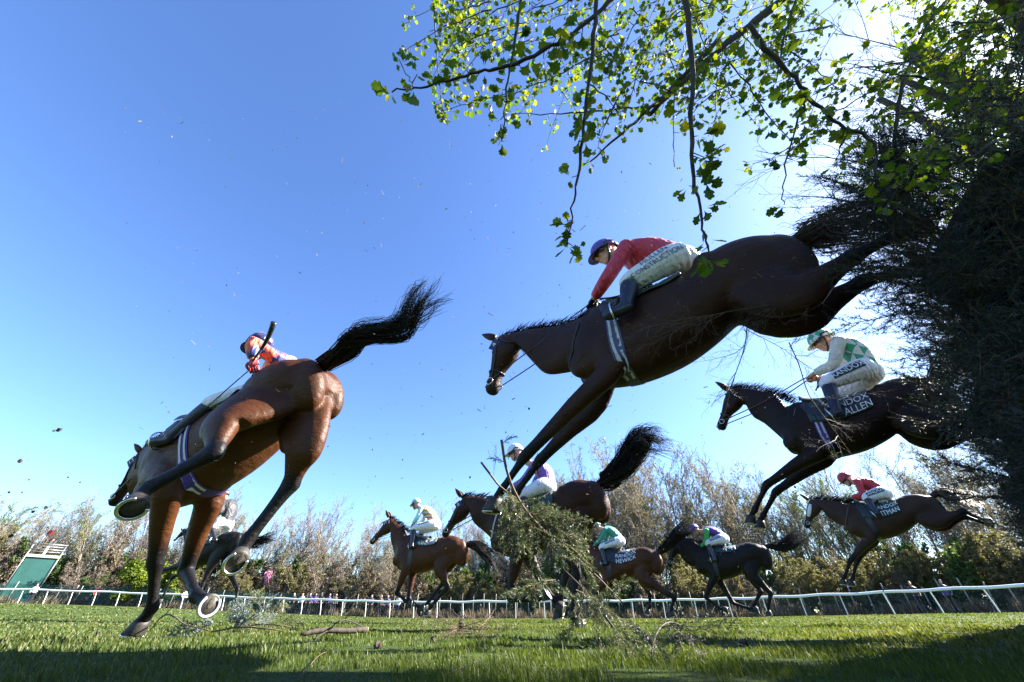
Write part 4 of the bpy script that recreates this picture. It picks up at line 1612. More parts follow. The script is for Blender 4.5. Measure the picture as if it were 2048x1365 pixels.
def jockey(h, J):
    fr = h['fr']
    seat = (J['hip'] * np.array([1, 0, 1]))
    root = empty('person', fr.w(seat), fr.rz)
    tag(root, J['label'], 'person')
    kids = []
    near = J.get('near', False)
    vx = .011 if near else .018
    Y = np.array([0, 1.0, 0])
    mir = lambda p: np.array([p[0], -p[1], p[2]])
    hip, sh, kn, an, toe, el, ha = (J[x] for x in ('hip', 'shoulder', 'knee', 'ankle', 'toe', 'elbow', 'hand'))
    far = {x: J.get('far_' + x, mir(J[x])) for x in ('hip', 'shoulder', 'knee', 'ankle', 'toe', 'elbow', 'hand')}
    H = J['head']
    pit, yaw = math.radians(J.get('face_pitch', -25)), math.radians(J.get('face_yaw', 10))
    fd = np.array([math.cos(pit) * math.cos(yaw), math.cos(pit) * math.sin(yaw), math.sin(pit)])
    hlat = nrm(cross(np.array([0, 0, 1.0]), fd))
    hup = cross(fd, hlat)
    Hc, Sc = (hip + far['hip']) / 2, (sh + far['shoulder']) / 2
    bow = nrm(cross(Y, Sc - Hc))
    if bow[2] < 0:
        bow = -bow
    nb = Sc * .72 + H * .28 + bow * .0
    tors = lambda g: tube([Hc, Hc * .7 + Sc * .3 + bow * .035, Hc * .35 + Sc * .65 + bow * .05, Sc + bow * .02, nb], np.array([.115, .108, .120, .100, .055]) + g, 16, lat=Y, R2=np.array([.155, .145, .165, .175, .062]) + g, sub=3)
    arms = lambda g: [tube([Sc * .4 + a * .6, a, a * .5 + b * .5, b, b * .5 + c * .5, b * .12 + c * .88], np.array([.07, .062, .052, .047, .042, .034]) + g, 10, sub=2) for a, b, c in ((sh, el, ha), (far['shoulder'], far['elbow'], far['hand']))]
    legs = lambda g: [tube([Hc * .3 + a * .7, a * .75 + b * .25, a * .4 + b * .6, b, b * .86 + c * .14], np.array([.105, .100, .085, .068, .058]) + g, 12, sub=3) for a, b, c in ((hip, kn, an), (far['hip'], far['knee'], far['ankle']))]
    # body: head with face, neck and a full figure under the clothes
    hd = [ellipsoid(H + hup * .02 - fd * .008, [fd * .098, hlat * .076, hup * .105], 12, 16), ellipsoid(H - hup * .055 + fd * .03, [fd * .060, hlat * .054, hup * .062], 10, 12),
          ellipsoid(H - hup * .097 + fd * .062, [fd * .022, hlat * .024, hup * .018], 8, 8),
          tube([H + fd * .086 + hup * .022, H + fd * .108 - hup * .018, H + fd * .09 - hup * .030], [.010, .017, .014], 8, sub=2),
          ellipsoid(H + fd * .078 - hup * .062, [fd * .020, hlat * .026, hup * .008], 6, 8), ellipsoid(H + fd * .078 - hup * .074, [fd * .018, hlat * .022, hup * .007], 6, 8),
          tube([nb - (H - nb) * .2, H - hup * .05 - fd * .02], [.058, .052], 10)]
    for s in (-1, 1):
        hd.append(ellipsoid(H + hlat * .076 * s - fd * .01 - hup * .01, [fd * .022, hlat * .012, hup * .032], 6, 8))
        hd.append(ellipsoid(H + fd * .07 + hlat * .035 * s - hup * .022, [fd * .02, hlat * .02, hup * .018], 6, 8))
    inner = [tube([Hc, (Hc + Sc) / 2 + bow * .04, Sc, nb], .055, 8)]
    for a, b, c in ((sh, el, ha), (far['shoulder'], far['elbow'], far['hand'])):
        inner.append(tube([Sc, a, b, c], .028, 8))
    for a, b, c, d in ((hip, kn, an, toe), (far['hip'], far['knee'], far['ankle'], far['toe'])):
        inner.append(tube([Hc, a, b, c, c * .5 + d * .5], [.032, .032, .032, .026, .014], 8))
    kids.append(fuse('body', hd + inner, 'skin', root, .0075 if near else .014, 2))
    jk = fuse('silk_jacket', [tors(.010)] + ([] if J.get('sleeve') else arms(.008)), J['silk'], root, vx, 3)
    kids.append(jk)
    if J.get('sleeve'):
        kids.append(fuse('silk_sleeves', arms(.009), J['sleeve'], root, vx, 3))
    pel = ellipsoid(Hc, [nrm(Sc - Hc) * .135, Y * .165, bow * .125], 10, 14)
    bm = fuse('breeches', [pel] + legs(.006), J.get('breeches', 'breeches_white'), root, vx, 3)
    kids.append(bm)
    for a, b, c, d in ((hip, kn, an, toe), (far['hip'], far['knee'], far['ankle'], far['toe'])):
        shin = nrm(c - b)
        foot = nrm(d - c)
        heel = c - foot * .045 + shin * .045
        pc = [tube([b + shin * .045, b * .6 + c * .4, b * .15 + c * .85, c + shin * .02], [.064, .062, .047, .046], 12, sub=3),
              tube([heel, c + shin * .035 + foot * .05, c + shin * .03 + (d - c) * .75, d + shin * .02], [.036, .042, .040, .022], 10, lat=Y, R2=[.034, .038, .042, .028], sub=3)]
        kids.append(fuse('boot', pc, J.get('boot', 'boot_black'), root, vx * .9, 2))
        # stirrup iron with its leather
        sc = c + shin * .06 + (d - c) * .55
        v, f = ring_mesh(sc - shin * .035, foot, .062, .006, 16, up=-shin, ell=1.15)
        st = mesh_obj('stirrup', v, f, 'buckle_metal', h['sad'])
        top = snap(h['bvh'], h['B'](sect(.25, .55 if c[1] > 0 else -.55)), .03)
        v, f = tube([top, (top + sc - shin * .1) / 2 + [0, .02 * np.sign(c[1]), 0], sc - shin * .105], .009, 6, lat=(1, 0, 0), R2=.012)
        mesh_obj('stirrup_leather', v, f, 'leather_black', st)
    # helmet
    hc = H + hup * .030 - fd * .005
    V, F = [hc + hup * .118], []
    nr, ns = 9, 24
    for i in range(1, nr + 1):
        a = 1.72 * i / nr
        for j in range(ns):
            b = 2 * math.pi * j / ns
            rr = 1.0
            dropb = .10 if math.cos(b) < -.2 else 0
            aa = a + dropb * (i / nr)
            V.append(hc + hup * .118 * math.cos(aa) + math.sin(aa) * (fd * .128 * math.cos(b) + hlat * .102 * math.sin(b)))
    F += [(0, 1 + j, 1 + (j + 1) % ns) for j in range(ns)]
    for i in range(nr - 1):
        for j in range(ns):
            p, q = 1 + i * ns + j, 1 + i * ns + (j + 1) % ns
            F.append((p, p + ns, q + ns, q))
    hm = mesh_obj('helmet', V, F, J['cap'], root)
    hm.modifiers.new('thick', 'SOLIDIFY').thickness = .008
    kids.append(hm)
    V, F = [], []
    nb_ = 16
    for i in range(nb_ + 1):
        b = -1.15 + 2.3 * i / nb_
        e = math.cos(b / 1.15 * math.pi / 2) ** .6
        p0 = hc - hup * .012 + fd * .122 * math.cos(b) + hlat * .100 * math.sin(b)
        p1 = p0 + (fd * math.cos(b) + hlat * math.sin(b) * .6) * .062 * e - hup * .020 * e
        V += [p0, (p0 + p1) / 2 + hup * .006, p1]
    F = [(3 * i + q, 3 * i + q + 1, 3 * i + q + 4, 3 * i + q + 3) for i in range(nb_) for q in (0, 1)]
    pk = mesh_obj('peak', V, F, J.get('peak', J['cap']), hm)
    pk.modifiers.new('thick', 'SOLIDIFY').thickness = .006
    V, F = [], []
    for i in range(17):
        b = -1.25 + 2.5 * i / 16
        bulge = .010 * (1 - abs(abs(b) - .45)) if abs(b) < 1.2 else 0
        for z, o in ((.036, 0), (.022, bulge), (-.006, bulge), (-.020, 0)):
            V.append(H + hup * z + fd * (.100 + o) * math.cos(b) + hlat * (.086 + o) * math.sin(b))
    F = [(4 * i + q, 4 * i + q + 1, 4 * i + q + 5, 4 * i + q + 4) for i in range(16) for q in range(3)]
    gg = mesh_obj('goggles', V, F, 'goggle_lens', root)
    gg.modifiers.new('thick', 'SOLIDIFY').thickness = .006
    kids.append(gg)
    V = [H + hup * .01 + (fd * .11 * math.cos(b) + hlat * .098 * math.sin(b)) - fd * .005 + hup * (.03 if math.cos(b) < 0 else .0) for b in np.linspace(1.1, 5.18, 18)]
    v, f = tube(V, .012, 6)
    kids.append(mesh_obj('goggle_strap', v, f, 'goggle_lens', root))
    v, f = tube([H + hlat * .088 - hup * .0, H + hlat * .072 - hup * .07 + fd * .02, H - hup * .120 + fd * .045, H - hlat * .072 - hup * .07 + fd * .02, H - hlat * .088], .010, 6, sub=4)
    kids.append(mesh_obj('chin_strap', v, f, 'leather_black', root))
    # hands on the reins
    for e_, w_, sd in ((el, ha, 1), (far['elbow'], far['hand'], -1)):
        d = nrm(w_ - e_)
        mb = hand_mesh(w_ - d * .02, d, Y, sd, np.array([.25, -sd * .75, -.6]))
        kids.append(mb.obj('glove' if J.get('glove', 'leather_black') != 'skin' else 'hand', [J.get('glove', 'leather_black')], root))
        bit = snap(h['bvh'], h['hp'](.82, .035, .09 * sd), .014)
        grip = w_ + d * .055
        m1 = bit * .5 + grip * .5 - np.array([0, 0, .035]) + Y * .03 * sd
        v, f = tube([bit, m1, grip, grip + np.array([-.03, 0, -.10]), grip + np.array([.02, -sd * .05, -.16])], .0065, 6, lat=Y, R2=.004, sub=5)
        mesh_obj('rein', v, f, J.get('rein', h['lm']), h['root'])
    # sponsor panel and lettering on the thigh
    bb = bvh_of(bm)
    for it in J.get('thigh', []):
        ax_ = nrm(hip - kn)
        up = nrm(cross(ax_, Y))
        if up[2] < 0:
            up = -up
        c0 = kn + (hip - kn) * it.get('s', .52)

        def on(tx, ty, off, ph=it.get('ph', .55)):
            a = ph + ty / .10
            q = c0 + ax_ * tx + (Y * math.cos(a) + up * math.sin(a)) * .16
            hit = bb.ray_cast(Vector(q), Vector(-(Y * math.cos(a) + up * math.sin(a))))
            if hit[0] is None:
                return snap(bb, q, off)
            return np.array(hit[0]) + (Y * math.cos(a) + up * math.sin(a)) * off
        w2, h2 = it['w'] / 2, it['h'] / 2
        pn = root
        if it.get('panel'):
            nx, ny = 12, 4
            Vp = [on(-w2 + 2 * w2 * i / nx, -h2 + 2 * h2 * j / ny, .004) for i in range(nx + 1) for j in range(ny + 1)]
            Fp = [(i * (ny + 1) + j, (i + 1) * (ny + 1) + j, (i + 1) * (ny + 1) + j + 1, i * (ny + 1) + j + 1) for i in range(nx) for j in range(ny)]
            pn = mesh_obj('sponsor_patch', Vp, Fp, it['panel'], bm)
        tv, tf = text_mesh(it['text'], it['size'])
        o = mesh_obj('lettering', [on(x, y, .008) for x, y, z in tv], tf, it.get('ink', 'print_white'), pn if pn is not root else bm, False)
    for o in kids:
        o.location = -seat
    return root

# ================================================================== THE FIELD
def zoomed(R):
    return lambda X, Y: (R[0] + X / R[2], R[1] + Y / R[2])


def side_horse(u, v, d, heading, R, anchors, weights=None, shrink=.95):
    fr = Frame(u, v, d, heading)
    z = zoomed(R)
    L = lambda X, Y, lat=0.0: fr.loc(*z(X, Y), lat)
    src, dst, w = [], [], []
    for k, (X, Y) in anchors.items():
        p = L(X, Y)
        src.append(ANCH[k])
        dst.append((p[0], p[2]))
        w.append((weights or {}).get(k, 1.0))
    a, b, tx, tz = similarity(src, dst, w)
    cx, cz = a * 0 - b * 0 + tx, tz
    a, b = a * shrink, b * shrink
    S = math.hypot(a, b)

    def B(p):
        x, y, z_ = p
        return np.array([a * x - b * z_ + tx, y * S, b * x + a * z_ + tz])
    return fr, B, S, L


def leg(L, lat, kn, ft, co, **k):
    d = dict(fet=L(*ft, lat), cor=L(*co, lat))
    d['knee'] = d['hock'] = L(*kn, lat)
    if 'stifle' in k:
        k['stifle'] = L(*k['stifle'], lat)
    if 'elbow' in k:
        k['elbow'] = L(*k['elbow'], lat)
    d.update(k)
    return d


LATS = dict(hip=.12, shoulder=.165, knee=.23, ankle=.30, toe=.30, elbow=.21, hand=.07, head=0.0)


def rider(L, picks, **k):
    J = {n: L(*p, LATS[n]) for n, p in picks.items()}
    J.update(k)
    return J


# ---- centre: dark bay in mid air, crimson jockey
RB = (940, 420, 2.2012)
fr, B, S, L = side_horse(1340, 650, 2.5, -54, RB, dict(withers=(505, 490), croup=(1260, 120), dock=(1430, 150), breast=(350, 735), girth=(770, 750), belly=(980, 650), flank=(1180, 520), chestbot=(560, 810)), shrink=.855)
print('B', S)
px = zoomed((0, 0, 1))
Lp = lambda X, Y, lat=0.0: fr.loc(X, Y, lat)
hB = horse(fr, B, S, dict(
    label='large dark bay horse leaping across the middle of the picture with a crimson jockey', coat='coat_dark_bay', near=True, voxel=.0155, smooth=7,
    poll=L(132, 570), muzzle=L(64, 815), neck=[(L(390, 512), L(345, 725)), (L(250, 532), L(285, 680))], headw=1.12, legw=.9, fat=.93,
    fore=[leg(Lp, .13, (1049, 914), (1004, 980), (991, 999)), leg(Lp, -.13, (1079, 922), (1034, 985), (1022, 1002), elbow=(1192, 806))],
    hind=[leg(Lp, .16, (1708, 513), (1775, 478), (1800, 470), stifle=(1571, 606)), leg(Lp, -.16, (1730, 562), (1800, 545), (1830, 540), stifle=(1580, 650))],
    tail=[Lp(1597, 480), Lp(1650, 455), Lp(1715, 452), Lp(1800, 480)], tail_mat='horse_hair_brown', tail_r1=.16, tail_n=520, tail_r0=.05, tail_w=.0028,
    girth='girth_webbing', girth_stripes='girth_white', headnum='4', cloth_x0=.42, cloth_x1=-.20, cloth_p=.95, cloth_text=[('RANDOX', -.02, .72, .085), ('4', .0, .42, .13)], girth_x=.345,
    straps=[([(.44, .05, .37), (.62, .17, .12), (.76, .12, -.10), (.80, 0, -.14)], 'leather_black', .008)]))
jB = rider(L, dict(head=(600, 192), shoulder=(690, 165), hip=(920, 195), knee=(705, 318), ankle=(690, 415), toe=(590, 462), elbow=(605, 300), hand=(545, 392)),
           label='jockey in a crimson jacket and purple cap crouched over the big leaping dark bay', silk='silk_crimson', cap='cap_purple', boot='boot_navy', near=True, face_pitch=-22, face_yaw=28,
           thigh=[dict(text='MULLEN', size=.060, ink='print_navy', w=.3, h=.05, s=.60, ph=.12), dict(text='CONSTRUCTION', size=.052, ink='print_navy', w=.3, h=.05, s=.56, ph=-.42)])
jockey(hB, jB)

# ---- right: brown horse 37, green checked jockey
RC = RB
fr, B, S, L = side_horse(1650, 860, 3.8, -46, RC, dict(withers=(1455, 828), breast=(1358, 1045), girth=(1660, 1090), chestbot=(1480, 1108), flank=(1880, 955)))
print('C', S)
Lp = lambda X, Y, lat=0.0: fr.loc(X, Y, lat)
hC = horse(fr, B, S, dict(
    label='brown horse descending off the fence at the right with a green checked jockey', coat='coat_brown', near=True, voxel=.016,
    poll=L(1140, 786), muzzle=L(1078, 962), neck=[(L(1340, 812), L(1300, 945)), (L(1235, 788), L(1240, 905))],
    fore=[leg(Lp, .12, (1533, 970), (1510, 1019), (1502, 1033)), leg(Lp, -.12, (1552, 984), (1527, 1030), (1520, 1043))],
    hind=[dict(hock=B((-1.02, .15, -.30)), fet=B((-1.32, .15, -.16)), cor=B((-1.40, .15, -.12)), stifle=B((-.45, .19, -.30))), dict(hock=B((-1.0, -.15, -.34)), fet=B((-1.3, -.15, -.22)), cor=B((-1.38, -.15, -.18)), stifle=B((-.45, -.19, -.32)))],
    tail=[B((-.84, 0, .20)), B((-1.0, 0, .30)), B((-1.25, 0, .30)), B((-1.5, 0, .15))],
    girth='girth_purple', girth_stripes='girth_white', leather='leather_brown', cloth_x1=-.24, cloth_p=1.52, cloth_text=[('37', -.08, .56, .19), ('RANDOX', -.02, 1.03, .10), ('ALLEN', -.10, 1.37, .10)]))
jC = rider(L, dict(head=(1553, 578), shoulder=(1625, 580), hip=(1745, 690), knee=(1575, 762), ankle=(1612, 880), toe=(1560, 905), elbow=(1600, 680), hand=(1515, 722)),
           label='jockey in cream and green checks with a checked cap beside the dark fence', silk='silk_checks', sleeve='silk_cream', cap='cap_checks', peak='silk_cream', boot='boot_navy', glove='skin', rein='leather_brown', near=True, face_pitch=-18, face_yaw=14,
           thigh=[dict(text='RANDOX', size=.072, panel='print_panel', w=.30, h=.075, s=.58, ph=.08)])
jockey(hC, jC)

# ---- far right: bay horse with white cheekpieces, red jockey
RD = (1560, 900, 3.9)
fr, B, S, L = side_horse(1780, 1050, 6.8, -46, RD, dict(withers=(555, 400), croup=(1050, 328), breast=(530, 650), girth=(780, 705), belly=(900, 670), flank=(1015, 575), buttock=(1300, 440)))
print('D', S)
hD = horse(fr, B, S, dict(
    label='bay horse with white sheepskin cheekpieces stretched over the fence at far right, red jockey', coat='coat_mealy_bay', voxel=.02,
    poll=L(228, 385), muzzle=L(176, 598), neck=[(L(460, 402), L(465, 580)), (L(345, 388), L(370, 522))], cheekpad=True, mane=.13,
    fore=[leg(L, .12, (547, 870), (507, 985), (492, 1015)), leg(L, -.12, (597, 875), (570, 1000), (557, 1027))],
    hind=[leg(L, .15, (1430, 478), (1560, 535), (1600, 552), stifle=(1190, 570)), leg(L, -.15, (1440, 520), (1565, 562), (1600, 575), stifle=(1215, 590))],
    tail=[L(1225, 330), L(1310, 345), L(1420, 390), L(1520, 430)], tail_mat='horse_hair_brown', tail_w=.006,
    cloth_p=1.5, cloth_x1=-.26, cloth_text=[('11', -.08, .52, .17), ('RANDOX', -.06, .96, .10), ('ITMAN', -.09, 1.33, .11)],
    straps=[([(.44, .05, .37), (.62, .17, .14), (.78, .10, -.06), (.80, 0, -.08)], 'leather_brown', .016)]))
z8 = zoomed((1640, 920, 9.75))
L8 = lambda X, Y, lat=0.0: fr.loc(*z8(X, Y), lat)
jD = rider(L8, dict(head=(515, 385), shoulder=(740, 430), hip=(1230, 620), knee=(900, 730), ankle=(1080, 1010), toe=(985, 1060), elbow=(830, 680), hand=(620, 740)),
           label='jockey all in red crouched on the bay with white cheekpieces', silk='silk_red', cap='cap_red', boot='boot_navy', face_pitch=-28, face_yaw=14, near=True,
           thigh=[dict(text='RANDOX', size=.085, panel='print_panel', w=.31, h=.085, s=.60, ph=.25)])
jockey(hD, jD)

# ---- centre behind the branch: bay with purple jockey
RE = (720, 840, 3.1016)
fr, B, S, L = side_horse(1100, 1030, 5.1, -70, RE, dict(croup=(1310, 360), dock=(1495, 392), buttock=(1540, 520), breast=(815, 765), chestbot=(920, 875), girth=(1080, 870), back=(1130, 440)))
print('E', S)
hE = horse(fr, B, S, dict(
    label='bay horse with its tail flying up, landing behind the torn spruce branch', coat='coat_dark_bay', voxel=.018,
    poll=L(642, 478), muzzle=L(498, 712), neck=[(L(880, 520), L(775, 700)), (L(750, 478), L(700, 630))], headnum='8', headw=.95,
    fore=[leg(L, .12, (932, 1108), (1090, 1118), (1125, 1098), flex=True, shoe='shoe_bright'), leg(L, -.12, (1130, 1010), (1200, 1110), (1225, 1150))],
    hind=[leg(L, .15, (1345, 960), (1318, 1215), (1345, 1255)), leg(L, -.15, (1290, 930), (1240, 1130), (1228, 1180))],
    tail=[L(1500, 388), L(1580, 345), L(1660, 255), L(1715, 150), L(1790, 120), L(1880, 190)], tail_r0=.05, tail_r1=.15, tail_n=700, tail_w=.0055, tail_curl=.05,
    straps=[([(.44, .05, .37), (.62, .17, .12), (.74, .14, -.05), (.80, 0, -.10)], 'girth_white', .014)]))
jE = rider(L, dict(head=(965, 205), shoulder=(1085, 285), hip=(1150, 395), knee=(1010, 470), ankle=(1030, 590), toe=(960, 605), elbow=(1010, 380), hand=(935, 425)),
           label='jockey in a lilac jacket and white cap behind the leaping horse forelegs', silk='silk_lilac', cap='cap_white', face_pitch=-15, face_yaw=10)
jockey(hE, jE)

# ---- left of centre: bay 12, orange striped jockey
RF = (700, 960, 4.55)
fr, B, S, L = side_horse(850, 1130, 8.7, -78, RF, dict(withers=(540, 465), croup=(930, 492), dock=(1065, 580), buttock=(1095, 660), breast=(405, 715), chestbot=(500, 880), flank=(790, 800), back=(780, 475)))
print('F', S)
hF = horse(fr, B, S, dict(
    label='bay horse numbered 12 galloping away at the left of the torn branch', coat='coat_bay', voxel=.021,
    poll=L(368, 343), muzzle=L(170, 560), neck=[(L(490, 442), L(395, 640)), (L(425, 382), L(370, 525))], headnum='12',
    fore=[leg(L, .12, (425, 1030), (505, 1105), (540, 1118), flex=True), leg(L, -.12, (535, 1085), (620, 1150), (650, 1160), flex=True)],
    hind=[leg(L, .15, (888, 975), (742, 1150), (712, 1188)), leg(L, -.15, (850, 930), (715, 1110), (690, 1140))],
    tail=[L(1068, 585), L(1170, 612), L(1270, 690), L(1340, 790), L(1430, 865)], tail_w=.006, tail_r1=.16, tail_short=.5,
    cloth_p=1.1, cloth_text=[('12', -.05, .62, .24), ('RANDOX', .0, .96, .09)]))
jF = rider(L, dict(head=(600, 222), shoulder=(650, 265), hip=(765, 400), knee=(580, 440), ankle=(565, 590), toe=(520, 605), elbow=(610, 350), hand=(570, 405)),
           label='jockey in pale blue with orange hoops and a pale blue cap', silk='silk_stripes', sleeve='silk_pale_blue', cap='cap_pale_blue', face_pitch=-12, face_yaw=-14,
           thigh=[dict(text='RANDOX', size=.07, panel='print_navy', w=.28, h=.065, s=.55, ph=.7)])
jockey(hF, jF)

# ---- bay number 5, emerald jockey
RH = (1140, 920, 4.014)
fr, B, S, L = side_horse(1270, 1130, 9.7, -60, RH, dict(croup=(560, 684), dock=(712, 745), buttock=(768, 850), back=(420, 715), withers=(250, 690), flank=(600, 940), girth=(380, 960)))
print('G', S)
hG = horse(fr, B, S, dict(
    label='bay horse numbered 5 half hidden behind the torn spruce branch', coat='coat_bay', voxel=.022,
    poll=L(40, 640), muzzle=L(-60, 800), neck=[(L(190, 680), L(130, 820)), (L(110, 650), L(60, 750))],
    fore=[leg(L, .12, (170, 1120), (235, 1200), (262, 1215), flex=True), leg(L, -.12, (240, 1130), (180, 1210), (160, 1230))],
    hind=[leg(L, .15, (838, 1105), (815, 1195), (812, 1222)), leg(L, -.15, (640, 1085), (642, 1170), (625, 1205))],
    tail=[L(715, 738), L(790, 670), L(865, 590), L(950, 548), L(1045, 575)], tail_w=.006, tail_r1=.14,
    cloth='number_cloth_navy', cloth_p=1.5, cloth_x1=-.30, cloth_text=[('5', -.16, .60, .26), ('RANDOX', -.12, 1.02, .125), ('HEWICK', -.12, 1.36, .135)]))
jG = rider(L, dict(head=(215, 535), shoulder=(285, 560), hip=(395, 645), knee=(250, 700), ankle=(285, 820), toe=(225, 830), elbow=(245, 640), hand=(190, 690)),
           label='jockey in an emerald green jacket on the horse numbered 5', silk='silk_emerald', cap='cap_checks', face_pitch=-20,
           thigh=[dict(text='RANDOX', size=.085, panel='print_navy', w=.30, h=.08, s=.55, ph=.5)])
jockey(hG, jG)

# ---- dark horse, purple and green jockey
fr, B, S, L = side_horse(1470, 1130, 9.2, -60, RH, dict(croup=(1440, 642), dock=(1590, 690), buttock=(1622, 780), girth=(1180, 985), belly=(1300, 945), flank=(1420, 870), withers=(1085, 645), breast=(1030, 900)))
print('H', S)
hH = horse(fr, B, S, dict(
    label='very dark bay horse galloping under the purple jacketed jockey', coat='coat_near_black', voxel=.022,
    poll=L(815, 640), muzzle=L(772, 850), neck=[(L(985, 645), L(960, 850)), (L(890, 638), L(890, 780))],
    fore=[leg(L, .12, (1090, 1105), (1200, 1192), (1232, 1200), flex=True), leg(L, -.12, (1310, 1150), (1430, 1192), (1475, 1200), flex=True)],
    hind=[leg(L, .15, (1610, 1070), (1595, 1185), (1592, 1215)), leg(L, -.15, (1530, 1060), (1482, 1160), (1465, 1192))],
    tail=[L(1600, 690), L(1700, 690), L(1800, 640), L(1910, 600)], tail_w=.006, tail_r1=.12,
    cloth_p=1.0, cloth_text=[('14', -.06, .7, .22)]))
jH = rider(L, dict(head=(1000, 562), shoulder=(1100, 570), hip=(1230, 625), knee=(1105, 670), ankle=(1160, 790), toe=(1100, 800), elbow=(1090, 655), hand=(1050, 705)),
           label='jockey in a purple jacket with bright green sleeves on the very dark horse', silk='silk_purple', sleeve='silk_bright_green', cap='cap_purple', face_pitch=-20,
           thigh=[dict(text='RANDOX', size=.085, panel='print_navy', w=.30, h=.08, s=.55, ph=.5)])
jockey(hH, jH)

# ---- behind the left horse: dark horse, black and white jockey
RI = (300, 960, 4.55)
fr, B, S, L = side_horse(420, 1110, 8.4, -80, RI, dict(croup=(745, 470), dock=(835, 508), withers=(490, 485), breast=(262, 690), girth=(430, 800), belly=(560, 800)))
print('I', S)
hI = horse(fr, B, S, dict(
    label='near black horse galloping away, seen between the legs of the left bay', coat='coat_near_black', voxel=.021,
    poll=L(300, 462), muzzle=L(208, 556), neck=[(L(400, 478), L(320, 610))],
    fore=[leg(L, .12, (112, 825), (62, 940), (66, 980), flex=True, shoe='shoe_bright'), leg(L, -.12, (205, 890), (125, 1050), (100, 1090), flex=True)],
    hind=[leg(L, .15, (475, 960), (450, 1075), (432, 1105)), leg(L, -.15, (795, 1000), (778, 1150), (774, 1185))],
    tail=[L(838, 512), L(940, 575), L(1050, 540), L(1180, 505)], tail_w=.006, tail_r1=.10))
jI = rider(L, dict(head=(668, 142), shoulder=(672, 205), hip=(655, 375), knee=(555, 440), ankle=(590, 540), toe=(545, 550), elbow=(640, 290), hand=(560, 365)),
           label='jockey in a black jacket and white breeches seen under the left bay belly', silk='silk_black', cap='cap_navy', face_pitch=-10)
jockey(hI, jI)

# ---- left: bright bay number 13 landing steeply, orange jockey
oA, yawA, pitA, rolA = np.array([-2.333, 2.987, 1.359]), -74.7, math.radians(-26.1), math.radians(-7.9)
fr = Frame(500, 830, 2.35, yawA)
fr.O = np.array([oA[0], oA[1], 0.0])


def BA(p):
    x, y, z_ = p
    F2 = np.array([math.cos(pitA), 0, math.sin(pitA)])
    Z2 = np.array([-math.sin(pitA), 0, math.cos(pitA)])
    Yv = np.array([0, 1.0, 0])
    L3 = Yv * math.cos(rolA) + Z2 * math.sin(rolA)
    Z3 = Z2 * math.cos(rolA) - Yv * math.sin(rolA)
    return np.array([0, 0, oA[2]]) + x * F2 + y * L3 + z_ * Z3


I_ = lambda u, v, d: fr.inv(W(u, v, d))
tow = lambda u, v: fr.inv(fr.O) * 0 + (fr.inv(CAMP) - I_(u, v, 2.5)) / np.linalg.norm(fr.inv(CAMP) - I_(u, v, 2.5))
upv = np.array([0, 0, 1.0])
poseA = dict(
    fore=[dict(knee=I_(312, 1125, 2.76), fet=I_(304, 1216, 2.74), cor=I_(285, 1243, 2.72), elbow=BA((.42, .19, -.27)), sole=np.array([.15, 0, -1]), toe=np.array([1, 0, .12])),
          dict(knee=I_(372, 1142, 3.0), fet=I_(392, 1192, 2.74), cor=I_(414, 1204, 2.68), sole=tow(430, 1210) + np.array([-.25, -.25, -.05]), toe=np.array([.1, .1, -1]), shoe='shoe_bright', hs=.98)],
    hind=[dict(stifle=I_(452, 838, 2.72), hock=I_(428, 905, 2.46), fet=I_(296, 978, 2.28), cor=I_(276, 1000, 2.22), sole=tow(255, 1015) + np.array([.1, -.2, -.35]), toe=np.array([.75, .2, -.55]), hs=1.08),
          dict(stifle=I_(612, 880, 2.86), hock=I_(582, 968, 2.76), fet=I_(494, 1082, 2.52), cor=I_(482, 1106, 2.47), sole=tow(470, 1135) + np.array([.1, -.1, -.55]), toe=np.array([.55, .1, -.8]), hs=1.0)],
)
for k_, l_ in (('fore', poseA['fore']), ('hind', poseA['hind'])):
    for q_ in l_:
        a_ = q_.get('elbow', q_.get('stifle', BA((.42, -.165, -.29))))
        b_ = q_.get('knee', q_.get('hock'))
        print('A', k_, [round(float(np.linalg.norm(m - n)), 2) for m, n in ((a_, b_), (b_, q_['fet']), (q_['fet'], q_['cor']))])
hA = horse(fr, BA, 1.0, dict(
    label='big bright bay horse seen from behind, landing steeply at the left with raised tail', coat='coat_bright_bay', near=True, voxel=.0155, smooth=7,
    poll=I_(292, 905, 3.2), muzzle=I_(216, 1008, 3.05), neck=[(BA((.80, 0, .36)), BA((.95, 0, -.04)))], headw=.95,
    tail=[BA((-.84, 0, .20)), I_(688, 700, 3.15), I_(715, 668, 3.1), I_(800, 655, 3.05), I_(840, 600, 3.0), I_(872, 565, 3.0)], tail_r0=.045, tail_r1=.07, tail_n=650, tail_w=.0034, tail_curl=.05, tail_short=.55,
    girth='girth_purple', girth_stripes='girth_white', headnum='13', cloth_p=.8, fat=1.18, legw=1.18, girth_x=.24, **poseA))
SEAT = BA((.12, 0, .55))
jA = dict(head=I_(516, 694, 3.4), shoulder=I_(552, 716, 3.32), hip=I_(560, 772, 3.34), knee=I_(428, 806, 3.14), ankle=I_(345, 872, 2.98), toe=I_(302, 882, 3.0), elbow=I_(504, 684, 3.22), hand=I_(507, 722, 3.14))
Yax = BA((0, 1, 0)) - BA((0, 0, 0))


def mirA(p):
    c = BA((0, 0, 0))
    return p - 2 * np.dot(p - c, Yax) * Yax


